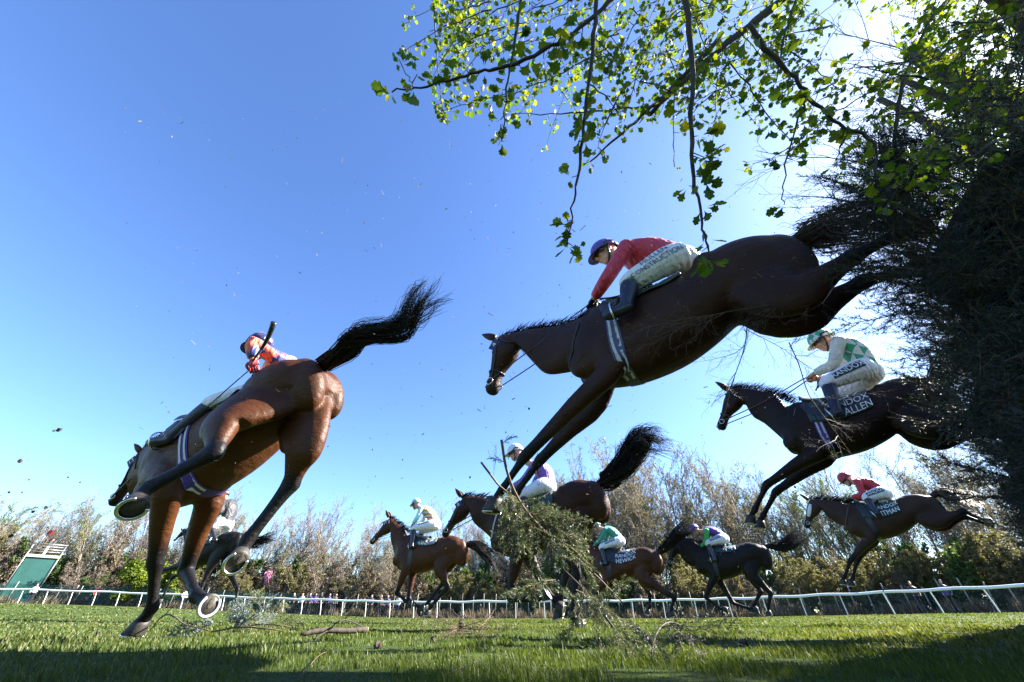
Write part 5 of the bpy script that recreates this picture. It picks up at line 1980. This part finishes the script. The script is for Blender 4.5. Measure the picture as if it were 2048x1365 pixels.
for n_ in ('hip', 'knee', 'ankle', 'toe', 'elbow', 'hand', 'shoulder'):
    jA['far_' + n_] = mirA(jA[n_])
jA['far_elbow'], jA['far_hand'] = I_(520, 770, 3.5), I_(470, 800, 3.5)
jA['far_shoulder'] = jA['shoulder'] - Yax * .33
jA.update(label='jockey in pale orange with a navy cap seen beyond the rump of the landing bay', silk='silk_orange', sleeve='silk_orange_patch', cap='cap_navy', glove='silk_red', near=True, face_pitch=-5, face_yaw=-8, boot='boot_navy')
jockey(hA, jA)
# whip held up by the left jockey
wp = [I_(506, 722, 3.12), I_(522, 700, 3.1), I_(536, 676, 3.08), I_(548, 645, 3.05)]
wo = empty('whip', fr.w(wp[0]), fr.rz)
tag(wo, 'black padded riding whip held upright behind the orange jockey', 'whip')
v, f = tube(wp[:2], [.008, .011], 8)
o = mesh_obj('handle', v, f, 'leather_black', wo)
o.location = -wp[0]
v, f = tube(wp[1:], [.012, .018, .022], 8, sub=4)
o = mesh_obj('flap', v, f, 'boot_black', wo)
o.location = -wp[0]

# ================================================================== SPRUCE FENCE, BRANCHES, HAWTHORN
def needles(lines, R, per_m, length, width):
    """needles all round a set of twigs -> verts, quads, rnd"""
    Q, T = [], []
    for p, r in lines:
        p = np.array(p)
        e = np.diff(p, axis=0)
        l = np.linalg.norm(e, axis=1)
        n = max(3, int(l.sum() * per_m))
        s = R.random(n) * l.sum()
        c = np.concatenate([[0], np.cumsum(l)])
        i = np.clip(np.searchsorted(c, s) - 1, 0, len(e) - 1)
        Q.append(p[i] + e[i] * ((s - c[i]) / l[i])[:, None])
        T.append(e[i] / l[i][:, None])
    Q, T = np.concatenate(Q), np.concatenate(T)
    n = len(Q)
    rad = np.cross(T, R.normal(size=(n, 3)))
    rad /= np.linalg.norm(rad, axis=1, keepdims=True) + 1e-9
    rad[:, 2] = np.abs(rad[:, 2]) * .4 + rad[:, 2] * .6
    d = T * R.uniform(.35, .75, n)[:, None] + rad * .8
    d /= np.linalg.norm(d, axis=1, keepdims=True)
    s = np.cross(d, R.normal(size=(n, 3)))
    s /= np.linalg.norm(s, axis=1, keepdims=True)
    L = (length * R.uniform(.6, 1.2, n))[:, None]
    tip = Q + d * L
    V = np.stack([Q - s * width, Q + s * width, tip + s * width * .35, tip - s * width * .35], 1).reshape(-1, 3)
    return V, np.arange(n * 4).reshape(-1, 4), np.repeat(R.random(n), 4)


def bough(name, seed, L=.55, mats=('twig_brown', 'spruce_needle'), droop=-.05, per_m=380, nl=.020, nw=.0016, side=15, sl=.42):
    R = np.random.default_rng(seed)
    lines = []
    p, d = np.zeros(3), np.array([1.0, 0, 0])
    main = [p]
    for i in range(7):
        d = nrm(d + R.normal(0, .09, 3) + [0, 0, droop])
        p = p + d * L / 7
        main.append(p)
    lines.append((main, np.linspace(.0055, .0015, 8)))
    M = np.array(main)
    for j in range(side):
        t = .08 + .9 * (j + R.random()) / side
        x = t * 7
        i = min(int(x), 6)
        q = M[i] + (M[i + 1] - M[i]) * (x - i)
        e = nrm(M[i + 1] - M[i])
        sg = 1 if j % 2 else -1
        dd = nrm(e * .75 + np.array([0, sg * .75, 0]) + R.normal(0, .18, 3))
        ll = L * sl * (1.1 - .75 * t) * R.uniform(.7, 1.2)
        pts = [q]
        for k in range(3):
            dd = nrm(dd + R.normal(0, .1, 3) + [0, 0, droop] + e * .1)
            pts.append(pts[-1] + dd * ll / 3)
        lines.append((pts, np.linspace(.0028, .001, 4)))
        for k in range(3):
            q2 = pts[1 + k % 3]
            d2 = nrm(dd + np.array([0, 0, 0]) + cross(dd, [0, 0, 1.0]) * (1 if k % 2 else -1) * .8 + R.normal(0, .15, 3))
            l2 = ll * R.uniform(.25, .45)
            lines.append(([q2, q2 + d2 * l2 * .5, q2 + d2 * l2 + [0, 0, droop * l2]], np.linspace(.002, .0008, 3)))
    v, f = twig_mesh(lines, 3)
    nv, nf, nr = needles(lines, R, per_m, nl, nw)
    o = raw_obj(name, [(v, f, 0, None), (nv, nf, 1, nr)], list(mats))
    COL.objects.unlink(o)
    return o


def brush(name, seed, L=.7, mat='twig_dark', kids=(9, 5), r=.0045):
    t = Tree(seed)
    P = P_(seg=[7, 4, 3, 2], wig=[.10, .16, .2, .2], up=[.01, .02, .0, 0], tip=[.35, .4, .5, .5], trunk_lev=-1, max=2, kids=[kids[0], kids[1], 0, 0], start=[.15, .15, .1, .1], ang=[.6, .7, .7, .7], len=[.5, .45, .5, .5], thin=[.5, .55, .6, .6], minr=.0011, leaf_lev=9, leaf_n=0)
    t.limb((0, 0, 0), (1, 0, 0), L, r, 0, P)
    o = raw_obj(name, [(*twig_mesh(t.twigs, 4), 0, None)], mat, smooth=True)
    COL.objects.unlink(o)
    return o


def aim(o, loc, direction, roll=0.0, scale=1.0):
    """lay the +x axis of a piece along a direction"""
    q = Vector(nrm(direction)).to_track_quat('X', 'Z')
    o.rotation_mode = 'QUATERNION'
    from mathutils import Quaternion
    o.rotation_quaternion = q @ Quaternion((1, 0, 0), roll)
    o.location = loc
    o.scale = (scale,) * 3


BOUGHS = [bough('spruce_bough', 40 + i, .55 + .1 * i) for i in range(4)]
SPRIGS = [bough('sprig', 50 + i, .42, ('twig_brown', 'spruce_needle_fresh'), -.10, 420, .023, .0019, 12) for i in range(3)]
BLUE = [bough('sprig', 55 + i, .30, ('twig_brown', 'spruce_needle_blue'), -.02, 520, .020, .0020, 11) for i in range(1)]
BRUSH = [brush('brush_twig', 60 + i, .75) for i in range(4)]

FD = np.array([math.sin(math.radians(50)), math.cos(math.radians(50)), 0])
FN = np.array([-FD[1], FD[0], 0])
F0 = np.array([1.95, 1.255, 0])


def fence():
    root = empty('steeplechase_fence', F0 + FD * 2, 0)
    O = np.array(root.location)
    tag(root, 'tall dark steeplechase fence packed with spruce boughs along the right edge', 'fence')
    # packed brush inside: uneven body leaning towards the landing side
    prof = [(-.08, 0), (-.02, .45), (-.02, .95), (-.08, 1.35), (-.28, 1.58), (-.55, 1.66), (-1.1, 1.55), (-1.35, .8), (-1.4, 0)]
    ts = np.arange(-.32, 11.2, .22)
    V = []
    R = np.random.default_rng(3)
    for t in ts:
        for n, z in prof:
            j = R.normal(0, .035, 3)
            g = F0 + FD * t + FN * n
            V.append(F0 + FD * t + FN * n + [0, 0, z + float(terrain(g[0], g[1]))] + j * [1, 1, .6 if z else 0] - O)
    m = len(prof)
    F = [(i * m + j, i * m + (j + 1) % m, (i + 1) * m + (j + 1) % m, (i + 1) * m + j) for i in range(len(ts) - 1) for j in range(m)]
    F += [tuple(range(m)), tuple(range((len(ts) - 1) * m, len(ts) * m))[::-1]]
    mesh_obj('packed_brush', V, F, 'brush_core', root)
    for k in range(290):
        t = -.36 + 9.5 * R.random() ** 1.7
        z = R.uniform(.03, 1.60)
        n = np.interp(z, [0, .45, .95, 1.4, 1.7], [-.08, -.02, -.02, -.08, -.22]) - .04
        d = FN * R.uniform(.0, .40) + np.array([0, 0, R.uniform(.15, 1.0)]) + FD * R.normal(-.1, .5)
        if z > 1.45:
            d = FN * R.uniform(-.3, .6) + np.array([0, 0, 1.0]) + FD * R.normal(0, .35)
        o = share(BOUGHS[k % 4], 'spruce_bough', root)
        aim(o, F0 + FD * t + FN * n + [0, 0, z] - O, d, R.uniform(-1.2, 1.2), R.uniform(.42, .8))
    # end face towards the camera
    for k in range(46):
        n = R.uniform(-1.1, -.05)
        z = R.uniform(.05, 1.6)
        o = share(BOUGHS[k % 4], 'spruce_bough', root)
        aim(o, F0 + FD * -.34 + FN * n + [0, 0, z] - O, -FD * R.uniform(.1, .7) + FN * R.normal(.2, .4) + np.array([0, 0, R.uniform(.1, 1.0)]), R.uniform(-1.2, 1.2), R.uniform(.5, .9))
    for k in range(84):
        t = -.42 + 3.2 * R.random() ** 1.7
        z = R.uniform(.75, 1.62) if k % 3 else R.uniform(1.3, 1.65)
        n = np.interp(z, [0, .45, .95, 1.4, 1.7], [-.08, -.02, -.02, -.08, -.22]) - .06
        d = FN * R.uniform(.0, .5) + np.array([0, 0, R.uniform(.1, 1.2)]) + FD * R.normal(-.1, .4)
        o = share(BRUSH[k % 4], 'brush_twig', root)
        aim(o, F0 + FD * t + FN * n + [0, 0, z] - O, d, R.uniform(0, 6.28), R.uniform(.35, .75))
    for k in range(40):
        o = share(BRUSH[k % 4], 'brush_twig', root)
        n = R.uniform(-1.0, -.05)
        aim(o, F0 + FD * R.uniform(-.38, .5) + FN * n + [0, 0, R.uniform(1.35, 1.62)] - O, FN * R.normal(.1, .25) + FD * R.normal(0, .25) + np.array([0, 0, 1.0]), R.uniform(0, 6.28), R.uniform(.5, 1.0))


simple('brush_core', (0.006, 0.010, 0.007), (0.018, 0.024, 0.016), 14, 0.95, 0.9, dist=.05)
fence()


def branch_thing(name, label, stem, radii, sprigs, protos, mat='twig_brown', cat='branch', part='sprig'):
    root = empty(name, stem[0])
    O = np.array(stem[0])
    tag(root, label, cat)
    v, f = tube([np.array(p) - O for p in stem], radii, 7, sub=4)
    mesh_obj('stem', v, f, mat, root)
    for k, (p, d, s, roll) in enumerate(sprigs):
        o = share(protos[k % len(protos)], part, root)
        aim(o, np.array(p) - O, d, roll, s)
    return root


def torn_branches():
    R = np.random.default_rng(12)
    st = [W(1003, 880, 2.12), W(1012, 935, 2.10), W(1030, 985, 2.08), W(1060, 1032, 2.06), W(1110, 1082, 2.02), W(1180, 1140, 1.96), W(1245, 1205, 1.9)]
    S = []
    C = catmull(st, 6)
    for k in range(12):
        i = R.integers(11, len(C) - 12)
        d = np.array([R.uniform(.1, 1.0), R.normal(0, .5), R.uniform(-1.0, .15)])
        if k % 5 == 0:
            d = np.array([-.2, R.normal(0, .3), R.uniform(-1.0, -.5)])
        S.append((C[i] + R.normal(0, .03, 3), d, R.uniform(.5, .9), R.uniform(-1.5, 1.5)))
    S.append((C[1], np.array([.5, 0, .75]), .24, 0))
    S.append((C[5], np.array([-.5, 0, .45]), .24, 0))
    branch_thing('spruce_branch', 'torn spruce branch carried in the air against the forelegs of the leaping horse', st, [.008, .008, .0075, .007, .006, .005, .004], S, SPRIGS)
    st = [W(962, 925, 2.1), W(985, 955, 2.1), W(1002, 975, 2.1), W(1050, 1010, 2.1)]
    branch_thing('broken_twig', 'bare broken twig jutting up left of the torn spruce branch', st, [.006, .006, .005, .003], [(st[1], (.3, 0, .8), .25, 0)], BRUSH, part='twig', cat='twig')
    st = [W(1262, 1325, 1.25), W(1240, 1275, 1.4), W(1200, 1220, 1.6), W(1160, 1172, 1.75), W(1128, 1140, 1.85)]
    S = []
    C = catmull(st, 6)
    for k in range(12):
        i = R.integers(4, len(C))
        d = np.array([R.normal(.05, .4), R.normal(0, .4), R.uniform(-1.0, .7)])
        S.append((C[i] + np.array([R.normal(-.02, .07), R.normal(0, .08), R.normal(0, .04)]), d, R.uniform(.38, .62), R.uniform(-1.5, 1.5)))
    branch_thing('spruce_branch', 'tangle of green spruce branches standing up from the turf right of centre', st, [.005, .005, .005, .0045, .003], S, SPRIGS, 'twig_dark')
    # arching bough at its right foot
    st = [W(1300, 1340, 1.15), W(1312, 1270, 1.35), W(1340, 1245, 1.5), W(1385, 1262, 1.5)]
    S = [(catmull(st, 5)[i], np.array([R.normal(.4, .4), R.normal(0, .4), R.uniform(-.8, .4)]), R.uniform(.22, .38), R.uniform(-1, 1)) for i in range(3, 15, 2)]
    branch_thing('spruce_branch', 'dark arching spruce bough at the right foot of the branch tangle', st, [.0032, .003, .0028, .002], S, BOUGHS, 'twig_dark')
    # bare brush dangling below the leaping horse
    for st, lab, n in (([W(1495, 640, 2.2), W(1490, 690, 2.2), W(1472, 745, 2.2), W(1455, 790, 2.2)], 'thin bare branch dangling below the belly of the leaping horse', 10),
                       ([W(1578, 685, 2.2), W(1598, 730, 2.2), W(1618, 790, 2.2), W(1660, 850, 2.2), W(1700, 905, 2.2)], 'long bare twig hanging down in front of the checked jockey', 9)):
        C = catmull(st, 5)
        S = [(C[R.integers(1, len(C))], np.array([R.normal(-.4, .5), R.normal(0, .3), R.uniform(-1, .1)]), R.uniform(.26, .52), R.uniform(0, 6)) for k in range(n)]
        branch_thing('bare_branch', lab, st, np.linspace(.0038, .0014, len(st)), S, BRUSH, part='twig')
    # brush in front of the flank
    st = [W(1660, 560, 2.0), W(1560, 605, 1.98), W(1450, 625, 1.96), W(1330, 655, 1.96)]
    C = catmull(st, 5)
    S = [(C[R.integers(1, len(C))], np.array([-R.uniform(.4, 1), R.normal(0, .2), R.uniform(-.6, .3)]), R.uniform(.25, .55), R.uniform(0, 6)) for k in range(14)]
    branch_thing('bare_branch', 'fine bare brush sweeping across the flank of the leaping horse', st, np.linspace(.005, .0015, len(st)), S, [brush('twig', 77, .75, 'twig_brown')], part='twig')


torn_branches()


def ground_litter():
    R = np.random.default_rng(21)
    g = lambda u, v: W(u, v, max(.5, CAM_H / -(ray(u, v)[2]))) if ray(u, v)[2] < -.002 else W(u, v, 3)
    # log
    a, b = g(600, 1276), g(732, 1272)
    st = [a + [0, 0, .015], a * .7 + b * .3 + [0, 0, .035], a * .3 + b * .7 + [0, 0, .03], b + [0, 0, .035]]
    root = empty('cut_stick', a)
    tag(root, 'thick cut brown stick lying on the grass left of centre', 'stick')
    v, f = tube([p - a for p in st], [.012, .017, .017, .018], 10, sub=4)
    mesh_obj('bark', v, f, 'bark_brown', root)
    e = nrm(st[-1] - st[-2])
    v, f = tube([st[-1] - a - e * .002, st[-1] - a + e * .003], .0165, 10)
    mesh_obj('cut_end', v, f, 'cut_wood', root)
    # twig heap
    c = g(935, 1278)
    root = empty('brush_heap', c)
    tag(root, 'small heap of bare brown brushwood lying on the turf at centre', 'brushwood')
    pb = brush('twig', 81, .5, 'twig_brown', (7, 4), .006)
    for k in range(16):
        o = share(pb, 'twig', root)
        aim(o, np.array([R.normal(0, .09), R.normal(0, .10), .02 + .003 * k]), np.array([R.normal(0, .8) - .3, R.normal(0, .5), R.uniform(-.05, .16)]), R.uniform(0, 6), R.uniform(.25, .55))
    # soil clod thrown up on the grass
    for u, v_, s, lab in ((922, 1248, .045, 'lump of torn brown turf standing on the grass at centre'), (800, 1262, .02, 'small dark turf divot left of the brushwood heap')):
        c = g(u, v_ + 8)
        clod(c + [0, 0, s * .8], s, lab)
    # spruce litter beside the landing hooves
    for (u, v_), n, P, lab, cat in (((480, 1272), 9, BLUE, 'blue green spruce sprigs trampled under the landing foreleg', 'sprigs'), ((520, 1262), 7, SPRIGS, 'broken spruce twigs lying right of the landing foreleg', 'sprigs')):
        c = g(u, v_)
        st = [c + [-.25, .05, .02], c + [0, 0, .05], c + [.3, -.02, .03]]
        S = [(np.array(st[1]) + np.array([R.normal(0, .09), R.normal(0, .06), R.uniform(0, .03)]), np.array([R.normal(0, .9), R.normal(0, .5), R.uniform(.0, .55)]), R.uniform(.5, .95), R.uniform(-1.5, 1.5)) for k in range(n)]
        branch_thing('spruce_litter', lab, st, [.004, .006, .003], S, P, cat=cat)
    # loose sticks and bare saplings
    for pts, r, lab in (([g(735, 1262) + [0, 0, .01], W(690, 1240, 2.6), W(655, 1262, 2.5), g(610, 1290)], .006, 'thin dark curved stick above the thick cut stick'),
                        ([g(300, 1262), W(330, 1230, 2.2), W(372, 1250, 2.1), W(420, 1262, 2.1)], .005, 'thin dark twig arching between the landing hooves'),
                        ([g(900, 1345), W(960, 1320, 1.2)], .004, 'short dark straw stick poking from the grass near the bottom'),
                        ([g(600, 1355), W(640, 1310, 1.3), W(668, 1302, 1.35)], .0018, 'pale bent straw in the grass at the bottom')):
        root = empty('stick', pts[0])
        tag(root, lab, 'stick')
        P = np.array(pts) - pts[0]
        v, f = tube(P, np.linspace(r, r * .5, len(P)), 6, sub=4 if len(P) > 2 else 0)
        mesh_obj('shaft', v, f, 'twig_dark' if r > .0035 else 'twig_brown', root)
        if len(P) > 2:
            mid = P[1]
            v, f = tube([mid, mid + [.03, 0, .05], mid + [.04, 0, .11]], [r * .6, r * .4, r * .2], 5)
            mesh_obj('side_twig', v, f, 'twig_dark', root)


def clod(c, s, label, group=None):
    R = np.random.default_rng(int(abs(c[0] * 1000)) + 7)
    V, F = ellipsoid((0, 0, 0), [(s, 0, 0), (0, s * .8, 0), (0, 0, s * .7)], 7, 10)
    V = [np.array(v) * R.uniform(.65, 1.25) for v in V]
    o = mesh_obj('turf_clod', V, F, 'soil', None, False)
    o.location = c
    o.rotation_euler = tuple(R.uniform(0, 6, 3))
    tag(o, label, 'clod', group)
    return o


ground_litter()
for dx, dy, rad in DIVOTS:
    if rad > .09 and math.hypot(dx, dy) > 2.2:
        clod(np.array([dx, dy, float(terrain(dx, dy)) + .01]), rad * .16, 'small lump of torn soil lying in a bare divot in the turf', 'soil lumps lying in turf divots')


def flying():
    R = np.random.default_rng(33)
    # clods thrown by the landing horse
    for u, v_, s in ((118, 860, 9), (108, 862, 5), (40, 922, 8), (58, 960, 3), (92, 1016, 6), (66, 1024, 5), (30, 1065, 5), (14, 1050, 4), (22, 1072, 7), (96, 1055, 4), (136, 955, 3), (160, 965, 3), (18, 985, 4), (44, 985, 3)):
        d = R.uniform(2.4, 3.4)
        clod(W(u, v_, d), s * d / FPX * .55, 'small dark clod of soil flying in the air at the far left', 'soil clods flying at the far left')
    for u, v_, s in ((1058, 818, 5), (1350, 1240, 4), (805, 920, 3), (940, 955, 4), (745, 900, 3), (1012, 865, 4), (1745, 962, 4), (1590, 975, 5)):
        d = R.uniform(2.2, 3.0)
        clod(W(u, v_, d), s * d / FPX * .55, 'tiny dark crumb of soil flying below the leaping horse', 'soil crumbs flying below the leaping horse')
    # chips, needles and straw hanging in the air
    n = 2300
    u = np.concatenate([R.normal(1250, 330, n // 2), R.uniform(250, 1750, n - n // 2)])
    v = np.concatenate([R.normal(620, 260, n // 2), R.uniform(180, 1180, n - n // 2)])
    d = R.uniform(1.2, 4.2, n)
    P = np.array([W(a, b, c) for a, b, c in zip(u, v, d)])
    P = P[P[:, 2] > .15]
    n = len(P)
    t = R.normal(size=(n, 3))
    t /= np.linalg.norm(t, axis=1, keepdims=True)
    s = np.cross(t, R.normal(size=(n, 3)))
    s /= np.linalg.norm(s, axis=1, keepdims=True)
    L = (R.exponential(.006, n) + .003)[:, None]
    L = np.minimum(L, .035)
    w = R.uniform(.0008, .0017, n)[:, None]
    b = s * .25 * L
    V = np.stack([P - s * w, P + s * w, P + t * L + b + s * w, P + t * L + b - s * w], 1).reshape(-1, 3)
    o = raw_obj('flying_chips', [(V, np.arange(n * 4).reshape(-1, 4), 0, np.repeat(R.random(n), 4))], 'leaf_dry_brown')
    tag(o, 'fine spruce needles and straw chips hanging in the air', 'debris', None, 'stuff')


flying()

# ------------------------------------------------------------------ hawthorn overhanging the fence


def hawthorn():
    R = np.random.default_rng(91)
    root = empty('hawthorn_tree', (3.9, 1.15, 0))
    O = np.array(root.location)
    tag(root, 'hawthorn tree with drooping twigs in fresh leaf overhanging from the top', 'tree')
    half = [(0, .015), (.26, .05), (.44, .15), (.54, .33), (.64, .36), (.68, .24), (.78, .33), (.88, .28), (.90, .15), (.97, .12), (1.0, 0)]
    outl = [(x, y) for x, y in half] + [(x, -y) for x, y in half[-2:0:-1]]
    LV = np.array([[.45, 0, -.04]] + [[x, y, .10 * abs(y) - .06 * (x - .4) ** 2] for x, y in outl])
    m = len(outl)
    LF = np.array([[0, 1 + i, 1 + (i + 1) % m] for i in range(m)])
    leaves = []

    def rosette(q, axis, size, n):
        for k in range(n):
            a = R.uniform(0, 6.283)
            u, w_ = perp(nrm(axis))
            d = nrm(nrm(axis) * R.uniform(.1, .9) + (u * math.cos(a) + w_ * math.sin(a)) + np.array([0, 0, -.15]))
            nn = nrm(np.array([R.normal(0, .6), R.normal(0, .6), 1.0]))
            s = nrm(cross(nn, d))
            nn = cross(d, s)
            leaves.append((q + d * size * .25, d, s, nn, size * R.uniform(.6, 1.25)))

    def add_branch(P, r0, r1, size, dens, n=(3, 6), sub=5, leaf_from=0.0, mat='twig_dark'):
        C = catmull(P, sub)
        C[1:-1] += R.normal(0, .0022, C[1:-1].shape)
        r0, r1, size, dens = r0 * .75, r1 * .8, size * (1.30 if len(P) > 4 or r0 > .0078 else 1.10), dens * (1.7 if len(P) > 4 else 1.3)
        rad = np.linspace(r0, r1, len(C)) * R.uniform(.85, 1.2, len(C))
        v, f = tube(C - O, rad, 7 if r0 > .006 else 5)
        mesh_obj('branch', v, f, mat, root)
        L = np.linalg.norm(np.diff(C, axis=0), axis=1)
        c = np.concatenate([[0], np.cumsum(L)])
        s = leaf_from * c[-1] + R.random() * .02
        while s < c[-1]:
            i = min(np.searchsorted(c, s, 'right') - 1, len(C) - 2)
            q = C[i] + (C[i + 1] - C[i]) * ((s - c[i]) / L[i])
            e = nrm(C[i + 1] - C[i])
            u, w_ = perp(e)
            a = R.uniform(0, 6.283)
            o = nrm(u * math.cos(a) + w_ * math.sin(a) + e * .5)
            sl = R.uniform(.004, .03)
            if sl > .014:
                v, f = tube([q - O, q + o * sl - O], [.0014, .0009], 4)
                mesh_obj('spur', v, f, mat, root)
            rosette(q + o * sl, o, size, R.integers(*n))
            s += R.exponential(1 / dens) + .006
        rosette(C[-1], nrm(C[-1] - C[-2]), size, n[1])
        return C

    z1, z2 = zoomed((740, 0, 2.624)), zoomed((1300, 0, 2.437))
    b1 = lambda pts, d: [W(*z1(x, y), d + (k * .0)) for k, (x, y) in enumerate(pts)]
    b2 = lambda pts, d: [W(*z2(x, y), d) for x, y in pts]
    add_branch(b1([(335, -60), (345, 200), (360, 420), (380, 585)], 1.55), .0045, .0015, .026, 30)
    add_branch(b1([(800, -60), (765, 180), (740, 330), (715, 500), (690, 740)], 1.05), .0075, .002, .026, 18, leaf_from=.2)
    add_branch(b1([(1195, -60), (1170, 250), (1130, 600), (1090, 900), (1070, 1050), (1035, 1290)], .95), .0085, .0016, .026, 17, leaf_from=.25)
    add_branch(b2([(165, -60), (205, 300), (205, 700), (232, 960), (270, 1150), (285, 1270)], .80), .0085, .002, .027, 24, (3, 6), leaf_from=.35)
    add_branch(b1([(1300, -30), (1100, 150), (950, 240), (720, 350), (570, 375), (400, 430), (240, 462), (115, 485)], .95), .0085, .002, .027, 15, leaf_from=.1)
    add_branch(b1([(230, 462), (205, 410), (165, 340)], .95), .002, .001, .024, 14)
    add_branch(b1([(1250, 250), (1100, 330), (950, 410), (760, 490), (600, 525), (390, 582)], 1.5), .0045, .0013, .024, 26)
    add_branch(b1([(1480, 560), (1300, 570), (1000, 600), (740, 600)], 1.5), .006, .0015, .024, 26)
    add_branch(b1([(1850, 180), (1600, 450), (1450, 590), (1300, 720), (1155, 850)], 1.4), .012, .004, .024, 12, leaf_from=.1)
    add_branch(b2([(760, -80), (480, 130), (220, 350), (0, 560)], 1.4), .022, .010, .026, 16)
    add_branch(b2([(480, 120), (560, 240), (680, 360), (780, 470), (930, 610), (1080, 690), (1095, 870)], .9), .009, .003, .030, 14, (2, 5))
    add_branch(b2([(770, 470), (700, 650), (650, 900), (655, 1000)], .9), .0035, .0012, .026, 12, (2, 5), leaf_from=.2)
    add_branch(b2([(970, 640), (930, 720), (900, 800)], .9), .003, .001, .026, 14, (2, 4))
    add_branch(b2([(380, 300), (480, 420), (560, 540), (680, 690), (700, 720)], 1.3), .004, .0012, .026, 24)
    add_branch(b2([(120, 440), (115, 640), (120, 815)], 1.3), .003, .0015, .018, 5, (1, 2))
    add_branch(b2([(325, 330), (318, 600), (290, 785)], 1.3), .002, .001, .022, 14, (2, 4))
    add_branch(b2([(1830, 40), (1600, 170), (1330, 310), (1050, 460), (830, 600), (620, 760), (500, 800)], 1.55), .006, .0014, .026, 16)
    add_branch(b2([(720, -40), (650, 200), (615, 400)], 1.1), .005, .002, .026, 18)
    add_branch(b2([(1390, 40), (1300, 250), (1220, 460), (1185, 800), (1195, 1180)], 1.6), .006, .012, .024, 5, (1, 3))
    # dense crown across the top
    for k in range(150):
        u, v_ = R.uniform(900, 1720), R.uniform(-70, 190)
        if u < 1050:
            v_ = R.uniform(-70, 90)
        d = R.uniform(1.15, 2.1)
        p = [W(u, v_, d)]
        a = R.choice([-1, 1]) * R.uniform(.2, 1.3)
        if R.random() < .6:
            a = -abs(a)
        L = R.uniform(60, 170)
        du, dv = L * math.sin(a), L * abs(math.cos(a)) * .8
        p += [W(u + du * .4, v_ + dv * .3, d - .02), W(u + du * .8, v_ + dv * .75, d - .03), W(u + du, v_ + dv, d - .03)]
        add_branch(p, .0032, .001, .023, 24, (2, 5), 3)
    # shaded leafage over the fence at the right
    for k in range(18):
        u, v_ = R.uniform(1790, 2080), R.uniform(-60, 300)
        d = R.uniform(.8, 1.35)
        L = R.uniform(90, 200)
        a = R.uniform(-1.9, -.2)
        p = [W(u, v_, d), W(u + L * .5 * math.sin(a), v_ + L * .4 * math.cos(a), d), W(u + L * math.sin(a), v_ + L * math.cos(a), d)]
        add_branch(p, .0035, .001, .024, 16, (2, 5), 3)
    for k in range(150):
        u, v_ = R.uniform(1850, 2160), R.uniform(-120, 400)
        d = R.uniform(1.8, 3.2)
        L = R.uniform(90, 200)
        a = R.uniform(-1.9, .4)
        p = [W(u, v_, d), W(u + L * .5 * math.sin(a), v_ + L * .4 * math.cos(a), d), W(u + L * math.sin(a), v_ + L * math.cos(a), d)]
        add_branch(p, .006, .0015, .032, 22, (3, 6), 3)
    # the limbs they hang from, above the picture
    for P, r0, r1 in (([(3.9, 1.15, -.1), (3.85, 1.2, 1.8), (3.75, 1.2, 2.8), (3.6, 1.1, 4.2)], .16, .07), ([(3.8, 1.2, 2.4), (3.2, .7, 2.9), (2.0, .25, 3.0), (.9, .15, 2.8), (.1, .12, 2.5), (-.4, .12, 2.25)], .06, .012),
                      ([(3.8, 1.2, 2.2), (3.2, .9, 2.6), (2.4, .3, 2.7), (1.5, .0, 2.5)], .05, .012), ([(3.8, 1.2, 2.0), (3.3, 1.25, 2.6), (2.9, 1.2, 3.4)], .05, .02), ([(3.8, 1.2, 1.9), (3.0, 1.0, 2.3), (2.5, .9, 2.9)], .04, .015)):
        C = catmull(P, 6)
        v, f = tube(C - O, np.linspace(r0, r1, len(C)), 10)
        mesh_obj('limb', v, f, 'bark_brown', root)
    for k in range(70):
        o = share(BRUSH[k % 4], 'twig', root)
        b0 = W(R.uniform(1880, 2120), R.uniform(150, 620), R.uniform(2.2, 3.2))
        aim(o, b0 - O, np.array([R.normal(-.3, .5), R.normal(0, .4), R.uniform(.2, 1.0)]), R.uniform(0, 6.28), R.uniform(.8, 1.5))
    # leaves: the largest in view as pieces of their own, the rest as one mass
    cen = np.array([l[0] for l in leaves])
    dep = np.maximum(cen[:, 1] * CP + (cen[:, 2] - CAM_H) * SP, .05)
    uu = 1024 + FPX * cen[:, 0] / dep
    vv = 682.5 - FPX * ((cen[:, 2] - CAM_H) * CP - cen[:, 1] * SP) / dep
    big = np.array([l[4] for l in leaves]) / dep
    vis = (uu > 0) & (uu < 2048) & (vv > 0) & (vv < 1365)
    order = np.argsort(-(big * vis))
    top = set(order[:300].tolist())
    proto = mesh_obj('leaf', LV, LF.tolist(), 'hawthorn_leaf', root, False)
    first = True
    for i in order[:300]:
        c, d, s, nn, sz = leaves[i]
        o = proto if first else share(proto, 'leaf', root)
        first = False
        o.matrix_local = Matrix([[d[0] * sz, s[0] * sz, nn[0] * sz, c[0] - O[0]], [d[1] * sz, s[1] * sz, nn[1] * sz, c[1] - O[1]], [d[2] * sz, s[2] * sz, nn[2] * sz, c[2] - O[2]], [0, 0, 0, 1]])
    rest = [i for i in range(len(leaves)) if i not in top]
    A = np.array([[leaves[i][1] * leaves[i][4], leaves[i][2] * leaves[i][4], leaves[i][3] * leaves[i][4]] for i in rest])
    Cc = cen[rest] - O
    V = np.einsum('mk,nkj->nmj', LV, A) + Cc[:, None]
    nl = len(rest)
    Fq = (LF[None] + (np.arange(nl) * len(LV))[:, None, None]).reshape(-1, 3)
    o = raw_obj('foliage', [(V.reshape(-1, 3), Fq, 0, np.repeat(R.random(nl), len(LV)))], 'hawthorn_leaf', root)
    o['kind'] = 'stuff'
    print('leaves', len(leaves))


hawthorn()
